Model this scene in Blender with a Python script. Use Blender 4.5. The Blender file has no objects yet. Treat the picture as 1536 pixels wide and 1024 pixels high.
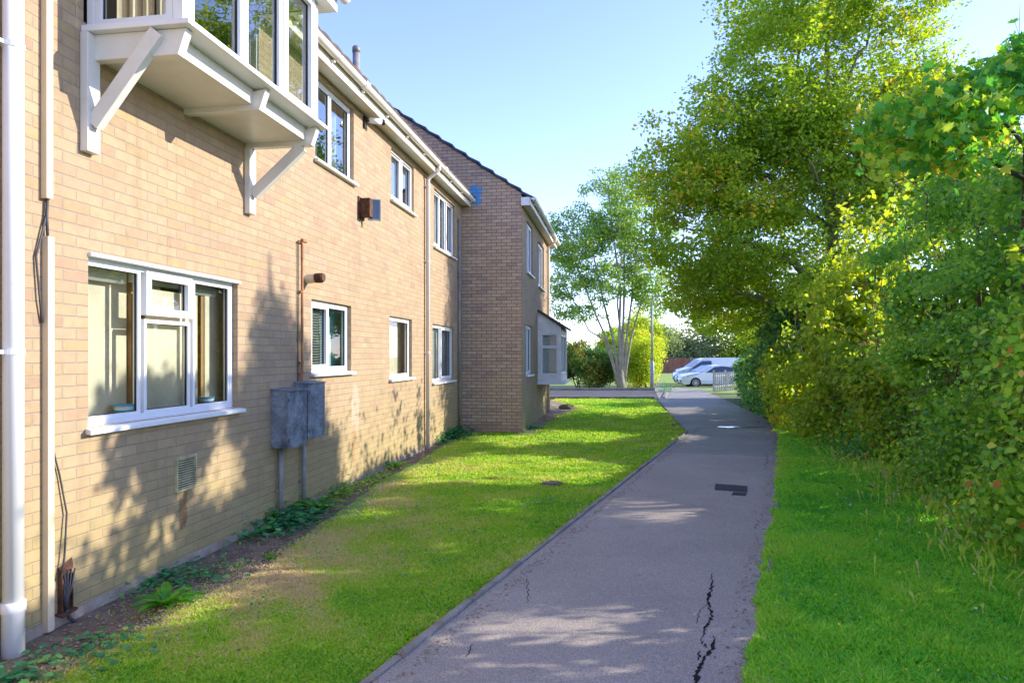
import bpy, bmesh, math, random
import numpy as np
from mathutils import Vector
R = math.radians
C = bpy.context.scene.collection
SC = bpy.context.scene
random.seed(7)
rng = np.random.default_rng(11)

# ---------------------------------------------------------------- camera, sky, sun, exposure
F = 1024.0; CX = 768.0; HY = 533.0; CH = 1.7           # focal length and horizon in photo pixels, eye height in metres
cam_d = bpy.data.cameras.new('camera'); cam = bpy.data.objects.new('camera', cam_d); C.objects.link(cam)
cam.location = (0, 0, CH); cam.rotation_euler = (R(90), 0, 0)
cam_d.sensor_width = 36; cam_d.lens = 24; cam_d.shift_y = 21/1536; cam_d.clip_start = .05; cam_d.clip_end = 2000
SC.camera = cam
SUN_EL = 22.5; SUN_DIR = (0.985, 0.172)                 # horizontal direction towards the sun
W = bpy.data.worlds.new('World'); SC.world = W; W.use_nodes = True
nt = W.node_tree; bg = nt.nodes['Background']
sky = nt.nodes.new('ShaderNodeTexSky'); sky.sky_type = 'NISHITA'; sky.sun_disc = False
sky.sun_elevation = R(SUN_EL); sky.sun_rotation = math.atan2(SUN_DIR[0], SUN_DIR[1])
sky.air_density = 0.8; sky.dust_density = 0.1; sky.ozone_density = 2.6
tint = nt.nodes.new('ShaderNodeMix'); tint.data_type = 'RGBA'; tint.blend_type = 'MULTIPLY'; tint.inputs[0].default_value = 1
tint.inputs[7].default_value = (.90, .765, .93, 1); nt.links.new(sky.outputs[0], tint.inputs[6]); nt.links.new(tint.outputs[2], bg.inputs[0]); bg.inputs[1].default_value = 0.145
sl = bpy.data.lights.new('sun', 'SUN'); so = bpy.data.objects.new('sun', sl); C.objects.link(so)
sl.energy = 2.0; sl.angle = R(0.5); sl.color = (1, .92, .80)
d = Vector((-SUN_DIR[0], -SUN_DIR[1], -math.tan(R(SUN_EL))*math.hypot(*SUN_DIR)))
so.rotation_euler = d.to_track_quat('-Z', 'Y').to_euler()
so['label'] = 'sun'
SC.view_settings.view_transform = 'Standard'; SC.view_settings.look = 'None'
SC.view_settings.gamma = 1; SC.view_settings.exposure = 2.12
SC.cycles.max_bounces = 10; SC.cycles.transparent_max_bounces = 16

# ---------------------------------------------------------------- materials
def mat(name):
    m = bpy.data.materials.new(name); m.use_nodes = True
    return m, m.node_tree, m.node_tree.nodes['Principled BSDF']
def nd(t, kind, **kw):
    n = t.nodes.new('ShaderNode' + kind)
    for k, v in kw.items():
        if k.startswith('i_'):
            n.inputs[k[2:].replace('_', ' ')].default_value = v
        else: setattr(n, k, v)
    return n
def ramp(t, src, stops, interp='LINEAR'):
    r = t.nodes.new('ShaderNodeValToRGB'); r.color_ramp.interpolation = interp
    e = r.color_ramp.elements
    while len(e) > len(stops): e.remove(e[-1])
    while len(e) < len(stops): e.new(.5)
    for i, (p, c) in enumerate(stops):
        e[i].position = p; e[i].color = (c[0], c[1], c[2], 1)
    t.links.new(src, r.inputs[0]); return r.outputs[0]
def mth(t, op, a, b=None, c=None, clamp=False):
    n = t.nodes.new('ShaderNodeMath'); n.operation = op; n.use_clamp = clamp
    for i, v in enumerate((a, b, c)):
        if v is None: continue
        if isinstance(v, (int, float)): n.inputs[i].default_value = v
        else: t.links.new(v, n.inputs[i])
    return n.outputs[0]
def mixc(t, f, a, b, mode='MIX'):
    n = t.nodes.new('ShaderNodeMix'); n.data_type = 'RGBA'; n.blend_type = mode
    for i, v in ((0, f), (6, a), (7, b)):
        if isinstance(v, (int, float)): n.inputs[i].default_value = v
        elif isinstance(v, tuple): n.inputs[i].default_value = (*v, 1)
        else: t.links.new(v, n.inputs[i])
    return n.outputs[2]
def noise(t, scale, detail=4, rough=.5, vec=None):
    n = t.nodes.new('ShaderNodeTexNoise'); n.inputs['Scale'].default_value = scale
    n.inputs['Detail'].default_value = detail; n.inputs['Roughness'].default_value = rough
    if vec is None:
        g = t.nodes.new('ShaderNodeNewGeometry'); vec = g.outputs['Position']
    t.links.new(vec, n.inputs['Vector']); return n.outputs['Fac']
def bump(t, b, h, strength=.3, dist=.01):
    n = t.nodes.new('ShaderNodeBump'); n.inputs['Strength'].default_value = strength; n.inputs['Distance'].default_value = dist
    t.links.new(h, n.inputs['Height']); t.links.new(n.outputs[0], b.inputs['Normal'])

def simple(name, col, rough=.6, var=.12, scale=6, col2=None, metal=0, bmp=0, spec=.4, scale2=60):
    m, t, b = mat(name)
    n1 = noise(t, scale, 5, .6)
    c2 = col2 or tuple(c*(1-var*2.5) for c in col)
    c = ramp(t, n1, [(.3, c2), (.62, col)])
    n2 = noise(t, scale2, 3, .6)
    c = mixc(t, var, c, ramp(t, n2, [(.3, (.2, .2, .2)), (.7, (1, 1, 1))]), 'MULTIPLY')
    t.links.new(c, b.inputs['Base Color'])
    b.inputs['Roughness'].default_value = rough; b.inputs['Metallic'].default_value = metal
    b.inputs['Specular IOR Level'].default_value = spec
    if bmp: bump(t, b, n2, bmp, .005)
    return m

def brick_mat(name, stops, mortar=(.36, .28, .205), patch=None, blue=None, damp=True):
    m, t, b = mat(name)
    uv = t.nodes.new('ShaderNodeUVMap'); sp = t.nodes.new('ShaderNodeSeparateXYZ')
    t.links.new(uv.outputs[0], sp.inputs[0])
    # slightly wandering joints
    wn = t.nodes.new('ShaderNodeTexNoise'); wn.inputs['Scale'].default_value = 9; wn.inputs['Detail'].default_value = 2
    t.links.new(uv.outputs[0], wn.inputs['Vector'])
    wob = mth(t, 'MULTIPLY', mth(t, 'SUBTRACT', wn.outputs['Fac'], .5), .010)
    u = mth(t, 'ADD', sp.outputs[0], wob); v = mth(t, 'ADD', sp.outputs[1], mth(t, 'MULTIPLY', wob, .6))
    row = mth(t, 'FLOOR', mth(t, 'DIVIDE', v, .075))
    uu = mth(t, 'ADD', mth(t, 'DIVIDE', u, .225), mth(t, 'MULTIPLY', mth(t, 'MODULO', mth(t, 'ADD', row, 100), 2.0), .5))
    col = mth(t, 'FLOOR', uu)
    fu = mth(t, 'MULTIPLY', mth(t, 'SUBTRACT', uu, col), .225)
    fv = mth(t, 'MULTIPLY', mth(t, 'SUBTRACT', mth(t, 'DIVIDE', v, .075), row), .075)
    du = mth(t, 'MINIMUM', fu, mth(t, 'SUBTRACT', .225, fu)); dv = mth(t, 'MINIMUM', fv, mth(t, 'SUBTRACT', .075, fv))
    edge = mth(t, 'MINIMUM', du, dv)
    mask = mth(t, 'DIVIDE', mth(t, 'SUBTRACT', edge, .0036), .0028, clamp=True)      # 0 in the joint, 1 on the brick
    cid = t.nodes.new('ShaderNodeCombineXYZ'); t.links.new(col, cid.inputs[0]); t.links.new(row, cid.inputs[1])
    wh = t.nodes.new('ShaderNodeTexWhiteNoise'); wh.noise_dimensions = '2D'; t.links.new(cid.outputs[0], wh.inputs['Vector'])
    base = ramp(t, wh.outputs['Value'], stops)
    g = noise(t, 240, 4, .75)
    base = mixc(t, .45, base, ramp(t, g, [(.3, (.40, .36, .34)), (.5, (.88, .87, .85)), (.72, (1, 1, 1))]), 'MULTIPLY')
    big = noise(t, 14, 4, .6)
    base = mixc(t, .35, base, ramp(t, big, [(.3, (.66, .62, .6)), (.6, (1, 1, 1))]), 'MULTIPLY')
    mc = mixc(t, .4, mortar, ramp(t, g, [(.3, (.45, .42, .38)), (.7, (1, 1, 1))]), 'MULTIPLY')
    c = mixc(t, mask, mc, base)
    if damp:       # yellow-green algae and dirt on the lowest metre
        low = mth(t, 'MULTIPLY', mth(t, 'SUBTRACT', 1.0, mth(t, 'DIVIDE', sp.outputs[1], 1.25), clamp=True), mth(t, 'ADD', noise(t, 1.6, 3), .35), clamp=True)
        c = mixc(t, low, c, mixc(t, .6, c, (.36, .30, .10)))
        vm = t.nodes.new('ShaderNodeVectorMath'); vm.operation = 'MULTIPLY'; vm.inputs[1].default_value = (7, .55, 1); t.links.new(uv.outputs[0], vm.inputs[0])
        run = noise(t, 1.0, 5, .65, vm.outputs[0]); c = mixc(t, mth(t, 'MULTIPLY', mth(t, 'SUBTRACT', run, .53, clamp=True), 2.4, clamp=True), c, (.26, .19, .115))
        st = noise(t, 2.2, 6, .7)
        c = mixc(t, mth(t, 'MULTIPLY', mth(t, 'SUBTRACT', st, .56, clamp=True), 2.2, clamp=True), c, (.17, .13, .08))
    if patch:
        for (pu, pv, wu, wv, pc, amt) in patch:
            a = mth(t, 'DIVIDE', mth(t, 'ABSOLUTE', mth(t, 'SUBTRACT', sp.outputs[0], pu)), wu)
            bb = mth(t, 'DIVIDE', mth(t, 'ABSOLUTE', mth(t, 'SUBTRACT', sp.outputs[1], pv)), wv)
            dd = mth(t, 'ADD', mth(t, 'POWER', mth(t, 'ADD', mth(t, 'POWER', a, 3.0), mth(t, 'POWER', bb, 3.0)), .3333), mth(t, 'MULTIPLY', mth(t, 'SUBTRACT', noise(t, 9, 5, .75), .5), 1.9))
            k = mth(t, 'MULTIPLY', mth(t, 'MULTIPLY', mth(t, 'SUBTRACT', 1.0, dd), 4.0, clamp=True), amt)
            if pc[2] > .5 and pc[0] < .3: k = mth(t, 'MULTIPLY', k, mth(t, 'ADD', mth(t, 'MULTIPLY', mask, .8), .2))
            c = mixc(t, k, c, pc)
    t.links.new(c, b.inputs['Base Color']); b.inputs['Roughness'].default_value = .88; b.inputs['Specular IOR Level'].default_value = .25
    h = mth(t, 'ADD', mth(t, 'MULTIPLY', mask, 1.0), mth(t, 'MULTIPLY', g, .45))
    bump(t, b, h, .75, .006)
    return m
BUFF = [(0, (0.421, 0.299, 0.178)), (0.16, (0.434, 0.321, 0.196)), (0.3, (0.403, 0.282, 0.172)), (0.45, (0.448, 0.335, 0.203)), (0.6, (0.41, 0.293, 0.186)), (0.72, (0.427, 0.321, 0.186)), (0.82, (0.389, 0.261, 0.169)), (0.92, (0.403, 0.307, 0.161)), (1, (0.362, 0.247, 0.169))]
PINK = [(0, (0.585, 0.406, 0.275)), (0.2, (0.524, 0.353, 0.243)), (0.4, (0.605, 0.438, 0.297)), (0.6, (0.484, 0.342, 0.254)), (0.75, (0.555, 0.406, 0.265)), (0.88, (0.464, 0.32, 0.243)), (1, (0.412, 0.288, 0.232))]
M = {}
M['brick'] = brick_mat('buff_brick', BUFF, patch=[(9.25, .98, .15, .33, (.56, .42, .34), .45), (9.2, .55, .07, .3, (.30, .13, .05), .35), (5.6, .45, .06, .16, (.16, .07, .03), .6)])
M['brick_gable'] = brick_mat('gable_brick', PINK, mortar=(.15, .115, .09), damp=False, patch=[(.30, 5.27, .16, .24, (.03, .30, .62), .85), (.7, .05, .8, .16, (.36, .20, .12), .35)])

def upvc(name, col, dirt=.25):
    m, t, b = mat(name)
    n = noise(t, 3.5, 6, .7); n2 = noise(t, 30, 5, .7)
    c = mixc(t, mth(t, 'MULTIPLY', mth(t, 'SUBTRACT', n, .48, clamp=True), 3*dirt, clamp=True), col, (.42, .37, .28))
    c = mixc(t, mth(t, 'MULTIPLY', mth(t, 'SUBTRACT', n2, .6, clamp=True), 5*dirt, clamp=True), c, (.33, .30, .24))
    t.links.new(c, b.inputs['Base Color']); b.inputs['Roughness'].default_value = .38
    return m
M['white'] = upvc('white_window_plastic', (.72, .72, .72), .12)
M['bay_white'] = upvc('white_painted_bay', (.66, .635, .58), .4)
M['cream'] = upvc('cream_conduit', (.62, .50, .34), .3)
M['pipe_white'] = upvc('white_pipe', (.70, .70, .71), .16)
M['pipe_pale'] = upvc('pale_pipe', (.66, .60, .54), .3)
M['fascia'] = upvc('fascia_board', (.70, .64, .54), .35)
M['gutter'] = upvc('white_gutter', (.74, .71, .66), .35)
M['seal'] = simple('window_seal', (.02, .02, .022), .6)
M['concrete'] = simple('concrete_plinth', (.42, .35, .27), .9, .3, 5, (.26, .20, .14), bmp=.5)
M['kerb'] = simple('concrete_kerb', (.36, .32, .27), .9, .35, 3, (.20, .17, .12), bmp=.6)
M['tile'] = simple('dark_roof_tile', (.06, .072, .105), .7, .3, 4, (.02, .022, .03), bmp=.4)
M['tile_brown'] = simple('brown_roof_tile', (.13, .09, .065), .85, .3, 4, (.07, .05, .04), bmp=.5)
M['rust'] = simple('rusty_metal', (.15, .06, .025), .8, .4, 14, (.04, .02, .014), bmp=.5)
M['copper'] = simple('rusty_painted_pipe', (.42, .19, .07), .6, .3, 9, (.20, .08, .03), bmp=.3)
M['black'] = simple('black_plastic', (.018, .018, .02), .5)
M['cable'] = simple('grey_cable', (.06, .06, .065), .6)
M['grey_pvc'] = simple('grey_conduit', (.30, .29, .27), .5, .2, 5)
M['meter'] = simple('weathered_grey_grp', (.26, .29, .33), .8, .5, 7, (.09, .10, .12), bmp=.4, scale2=30)
M['vent'] = simple('cream_vent', (.62, .55, .30), .6, .2, 8)
M['room'] = simple('cream_room_wall', (.66, .54, .35), .9, .05, 2)
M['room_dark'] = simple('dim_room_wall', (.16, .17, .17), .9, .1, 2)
M['room_teal'] = simple('teal_room_wall', (.30, .50, .50), .9, .1, 2)
M['room_teal2'] = simple('blue_grey_panel', (.36, .52, .54), .8, .1, 2)
M['curtain'] = simple('cream_curtain', (.66, .58, .44), .9, .1, 3)
M['net'] = simple('grey_net_curtain', (.50, .53, .52), .9, .15, 4)
M['blind'] = simple('white_blind', (.66, .66, .62), .7, .05, 3)
M['door_wood'] = simple('brown_door_edge', (.38, .20, .08), .6, .1, 3)
M['blue_label'] = simple('blue_lid', (.08, .38, .62), .4, .05)
M['tub'] = simple('white_tub', (.72, .76, .76), .4, .05)
M['render'] = simple('white_render', (.86, .78, .71), .8, .1, 3)
M['stone'] = simple('grey_stone', (.24, .19, .13), .95, .5, 9, (.08, .06, .04), bmp=1, scale2=30)
M['iron'] = simple('cast_iron', (.06, .06, .065), .7, .3, 20, bmp=.7)
M['galv'] = simple('galvanised_steel', (.36, .38, .38), .5, .15, 4, metal=.2)
M['pale'] = simple('weathered_pale_wood', (.52, .49, .44), .9, .3, 8, (.32, .30, .26))
M['fence_red'] = simple('red_fence_board', (.30, .13, .09), .9, .3, 3, (.18, .08, .06))
M['fence_grey'] = simple('grey_fence_board', (.30, .25, .21), .9, .3, 3, (.18, .15, .13))
M['bark'] = simple('brown_bark', (.12, .09, .06), .95, .4, 12, (.05, .04, .03), bmp=1, scale2=40)
M['bark_green'] = simple('lichen_bark', (.26, .24, .15), .95, .4, 8, (.11, .10, .06), bmp=1, scale2=40)
M['bark_pale'] = simple('pale_ash_bark', (.36, .31, .24), .95, .3, 3, (.20, .17, .12), bmp=.6, scale2=30)
M['twig'] = simple('dead_twig', (.22, .15, .10), .9, .3, 10)
M['tyre'] = simple('tyre_rubber', (.02, .02, .02), .9)
M['alloy'] = simple('alloy_wheel', (.45, .45, .46), .35, .05, metal=.6)

def glass(nm, kk):
    m, t, b = mat(nm)
    out = t.nodes['Material Output']
    tr = t.nodes.new('ShaderNodeBsdfTransparent'); tr.inputs[0].default_value = (.84, .90, .88, 1)
    gl = t.nodes.new('ShaderNodeBsdfGlossy'); gl.inputs['Roughness'].default_value = .015; gl.inputs[0].default_value = (.95, .98, 1, 1)
    fr = t.nodes.new('ShaderNodeFresnel'); fr.inputs[0].default_value = 1.6
    n = t.nodes.new('ShaderNodeBump'); n.inputs['Strength'].default_value = .06; n.inputs['Distance'].default_value = .02
    t.links.new(noise(t, 1.3, 2), n.inputs['Height']); t.links.new(n.outputs[0], gl.inputs['Normal'])
    mx = t.nodes.new('ShaderNodeMixShader')
    t.links.new(mth(t, 'MULTIPLY', fr.outputs[0], kk, clamp=True), mx.inputs[0])
    t.links.new(tr.outputs[0], mx.inputs[1]); t.links.new(gl.outputs[0], mx.inputs[2]); t.links.new(mx.outputs[0], out.inputs[0])
    return m
M['glass'] = glass('window_glass', .9); M['glass_up'] = glass('reflective_window_glass', 2.4)
def car_glass():
    m, t, b = mat('car_glass'); b.inputs['Base Color'].default_value = (.02, .04, .06, 1); b.inputs['Roughness'].default_value = .05
    b.inputs['Specular IOR Level'].default_value = 1.0
    return m
M['car_glass'] = car_glass()
def paint(name, col):
    m, t, b = mat(name); n = noise(t, 3, 4)
    t.links.new(ramp(t, n, [(.3, tuple(c*.9 for c in col)), (.7, col)]), b.inputs['Base Color'])
    b.inputs['Roughness'].default_value = .3; b.inputs['Coat Weight'].default_value = .6; return m
M['paint_white'] = paint('white_car_paint', (.78, .80, .82)); M['paint_blue'] = paint('blue_car_paint', (.10, .20, .50))
M['lamp'] = paint('clear_headlamp', (.55, .60, .65))

def leaf_mat(name, stops, transl=.5, rough=.5, tboost=(1.55, 1.45, .55)):
    m, t, b = mat(name); out = t.nodes['Material Output']
    at = t.nodes.new('ShaderNodeAttribute'); at.attribute_name = 'rnd'
    c = ramp(t, at.outputs['Fac'], stops)
    t.links.new(c, b.inputs['Base Color']); b.inputs['Roughness'].default_value = rough; b.inputs['Specular IOR Level'].default_value = .35
    tl = t.nodes.new('ShaderNodeBsdfTranslucent')
    t.links.new(mixc(t, 1.0, c, tboost, 'MULTIPLY'), tl.inputs[0])
    mx = t.nodes.new('ShaderNodeMixShader'); mx.inputs[0].default_value = transl
    t.links.new(b.outputs[0], mx.inputs[1]); t.links.new(tl.outputs[0], mx.inputs[2]); t.links.new(mx.outputs[0], out.inputs[0])
    return m
G = lambda r, g, b, k=1.0: (r*k, g*k, b*k)
M['leaf_tree'] = leaf_mat('field_maple_leaf', [(0, (0.138, 0.250, 0.030)), (.35, (0.235, 0.390, 0.035)), (.7, (0.392, 0.515, 0.040)), (.9, (0.666, 0.655, 0.050)), (1, (0.822, 0.406, 0.059))], .5)
M['leaf_near'] = leaf_mat('sycamore_leaf', [(0, (0.047, 0.224, 0.069)), (.45, (0.112, 0.389, 0.059)), (.7, (0.351, 0.568, 0.050)), (.88, (0.734, 0.718, 0.089)), (1, (0.797, 0.538, 0.079))], .45)
M['leaf_hedge'] = leaf_mat('bramble_leaf', [(0, (0.070, 0.244, 0.058)), (.3, (0.157, 0.374, 0.058)), (.6, (0.295, 0.552, 0.058)), (.85, (0.522, 0.683, 0.082)), (.96, (0.782, 0.683, 0.140)), (1, (0.626, 0.211, 0.070))], .42)
M['leaf_yellow'] = leaf_mat('golden_leaf', [(0, (0.161, 0.287, 0.030)), (.4, (0.345, 0.478, 0.040)), (.8, (0.592, 0.622, 0.050)), (1, (0.690, 0.502, 0.079))], .5)
M['leaf_dark'] = leaf_mat('dark_leaf', [(0, (0.039, 0.140, 0.057)), (.5, (0.098, 0.281, 0.072)), (.85, (0.215, 0.421, 0.086)), (1, (0.429, 0.491, 0.086))], .35)
M['leaf_ash'] = leaf_mat('ash_leaf', [(0, (0.125, 0.264, 0.078)), (.5, (0.250, 0.409, 0.104)), (.85, (0.437, 0.554, 0.130)), (1, (0.655, 0.634, 0.156))], .5)
M['leaf_orange'] = leaf_mat('pyracantha_leaf', [(0, (0.039, 0.117, 0.036)), (.45, (0.091, 0.195, 0.036)), (.62, (0.208, 0.234, 0.036)), (.8, (0.546, 0.260, 0.036)), (1, (0.780, 0.312, 0.048))], .35)
M['leaf_pale'] = leaf_mat('pale_leaf', [(0, (.16, .24, .12)), (.6, (.30, .38, .20)), (1, (.44, .42, .26))], .45)
M['leaf_weed'] = leaf_mat('weed_leaf', [(0, (0.028, 0.195, 0.091)), (.5, (0.070, 0.325, 0.117)), (.85, (0.182, 0.468, 0.104)), (1, (0.560, 0.598, 0.130))], .35)
M['leaf_dock'] = leaf_mat('dock_leaf', [(0, (.05, .24, .03)), (.6, (.12, .38, .03)), (1, (.26, .46, .05))], .4)
M['blade'] = leaf_mat('grass_blade', [(0, (.12, .36, .04)), (.3, (.26, .53, .045)), (.55, (.41, .60, .05)), (.72, (.52, .60, .10)), (.86, (.62, .56, .30)), (1, (.66, .54, .37))], .5, .6, (1.45, 1.4, .6))
M['blade_lush'] = leaf_mat('lush_grass_blade', [(0, (.09, .42, .05)), (.4, (.24, .62, .06)), (.75, (.46, .68, .07)), (.9, (.52, .58, .14)), (1, (.55, .47, .28))], .5, .6, (1.45, 1.4, .6))
M['flower_y'] = leaf_mat('yellow_petal', [(0, (.8, .55, .02)), (1, (.85, .65, .05))], .2)
M['flower_w'] = leaf_mat('white_petal', [(0, (.6, .55, .5)), (1, (.75, .7, .62))], .2)
M['litter'] = leaf_mat('fallen_leaf', [(0, (.12, .07, .03)), (.5, (.26, .15, .06)), (1, (.44, .30, .12))], .1)
M['pebble'] = simple('pebble', (.42, .34, .24), .9, .3, 30, (.16, .12, .08))

def lawn_mat(name, g1, g2, soil):
    m, t, b = mat(name)
    n = noise(t, .9, 6, .65); n2 = noise(t, 28, 5, .7)
    c = ramp(t, n, [(.3, g1), (.55, g2), (.75, soil)])
    c = mixc(t, .7, c, ramp(t, n2, [(.3, (.35, .35, .3)), (.65, (1, 1, 1))]), 'MULTIPLY')
    t.links.new(c, b.inputs['Base Color']); b.inputs['Roughness'].default_value = .95; bump(t, b, n2, .8, .02)
    return m
M['lawn'] = lawn_mat('lawn_ground', (.20, .36, .05), (.28, .40, .06), (.38, .36, .14))
M['ground'] = lawn_mat('rough_ground', (.09, .15, .03), (.14, .20, .04), (.22, .17, .09))
M['far_lawn'] = lawn_mat('sunny_lawn', (.24, .36, .05), (.32, .42, .06), (.40, .38, .12))
M['soil'] = simple('bare_soil', (.27, .195, .13), .98, .5, 7, (.12, .08, .05), bmp=1, scale2=45)
M['dust'] = simple('dusty_soil', (.40, .29, .18), .98, .4, 5, (.22, .15, .09), bmp=1, scale2=45)

def asphalt(name, c1, c2, seam=None):
    m, t, b = mat(name)
    vo = t.nodes.new('ShaderNodeTexVoronoi'); vo.inputs['Scale'].default_value = 190
    gm = t.nodes.new('ShaderNodeNewGeometry'); t.links.new(gm.outputs['Position'], vo.inputs['Vector'])
    sp = t.nodes.new('ShaderNodeSeparateXYZ'); t.links.new(vo.outputs['Color'], sp.inputs[0])
    base = ramp(t, noise(t, .8, 5, .6), [(.3, c2), (.7, c1)])
    if seam is not None:
        g = t.nodes.new('ShaderNodeNewGeometry'); s2 = t.nodes.new('ShaderNodeSeparateXYZ'); t.links.new(g.outputs['Position'], s2.inputs[0])
        yy = mth(t, 'ADD', mth(t, 'ADD', s2.outputs[1], mth(t, 'MULTIPLY', s2.outputs[0], .33)), mth(t, 'MULTIPLY', noise(t, 3, 3), .25))
        k = mth(t, 'MULTIPLY', mth(t, 'SUBTRACT', yy, seam), 12, clamp=True)
        base = mixc(t, k, base, mixc(t, 1.0, base, (.80, .87, .90), 'MULTIPLY'))
        ln = mth(t, 'SUBTRACT', 1.0, mth(t, 'MULTIPLY', mth(t, 'ABSOLUTE', mth(t, 'SUBTRACT', yy, seam)), 38), clamp=True)
        base = mixc(t, mth(t, 'MULTIPLY', ln, .7), base, (.05, .045, .05))
    c = mixc(t, .62, base, ramp(t, sp.outputs[0], [(.0, (.40, .38, .38)), (.45, (.85, .85, .85)), (.85, (1.15, 1.12, 1.1)), (1, (1.7, 1.65, 1.6))]), 'MULTIPLY')
    st = noise(t, 2.1, 7, .72)
    c = mixc(t, mth(t, 'MULTIPLY', mth(t, 'SUBTRACT', st, .57, clamp=True), 3.2, clamp=True), c, mixc(t, 1.0, c, (.62, .60, .60), 'MULTIPLY'))
    t.links.new(c, b.inputs['Base Color']); b.inputs['Roughness'].default_value = .85; b.inputs['Specular IOR Level'].default_value = .35
    bump(t, b, vo.outputs['Distance'], .6, .006)
    return m
M['path'] = asphalt('path_asphalt', (.43, .375, .315), (.345, .30, .255), 13.1)
M['road'] = asphalt('road_asphalt', (.13, .125, .125), (.095, .09, .09))
M['patch'] = simple('dark_tar', (.05, .05, .06), .9, .3, 20, bmp=.6)
M['crack'] = simple('crack_shadow', (.008, .007, .007), 1, .1)
M['far_path'] = simple('pale_path', (.42, .38, .34), .95, .2, 2, bmp=.4)
def water():
    m, t, b = mat('puddle_water'); b.inputs['Base Color'].default_value = (.03, .035, .03, 1); b.inputs['Roughness'].default_value = .02; bump(t, b, noise(t, 9, 2), .25, .02)
    b.inputs['Specular IOR Level'].default_value = .45
    return m
M['water'] = water()

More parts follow.
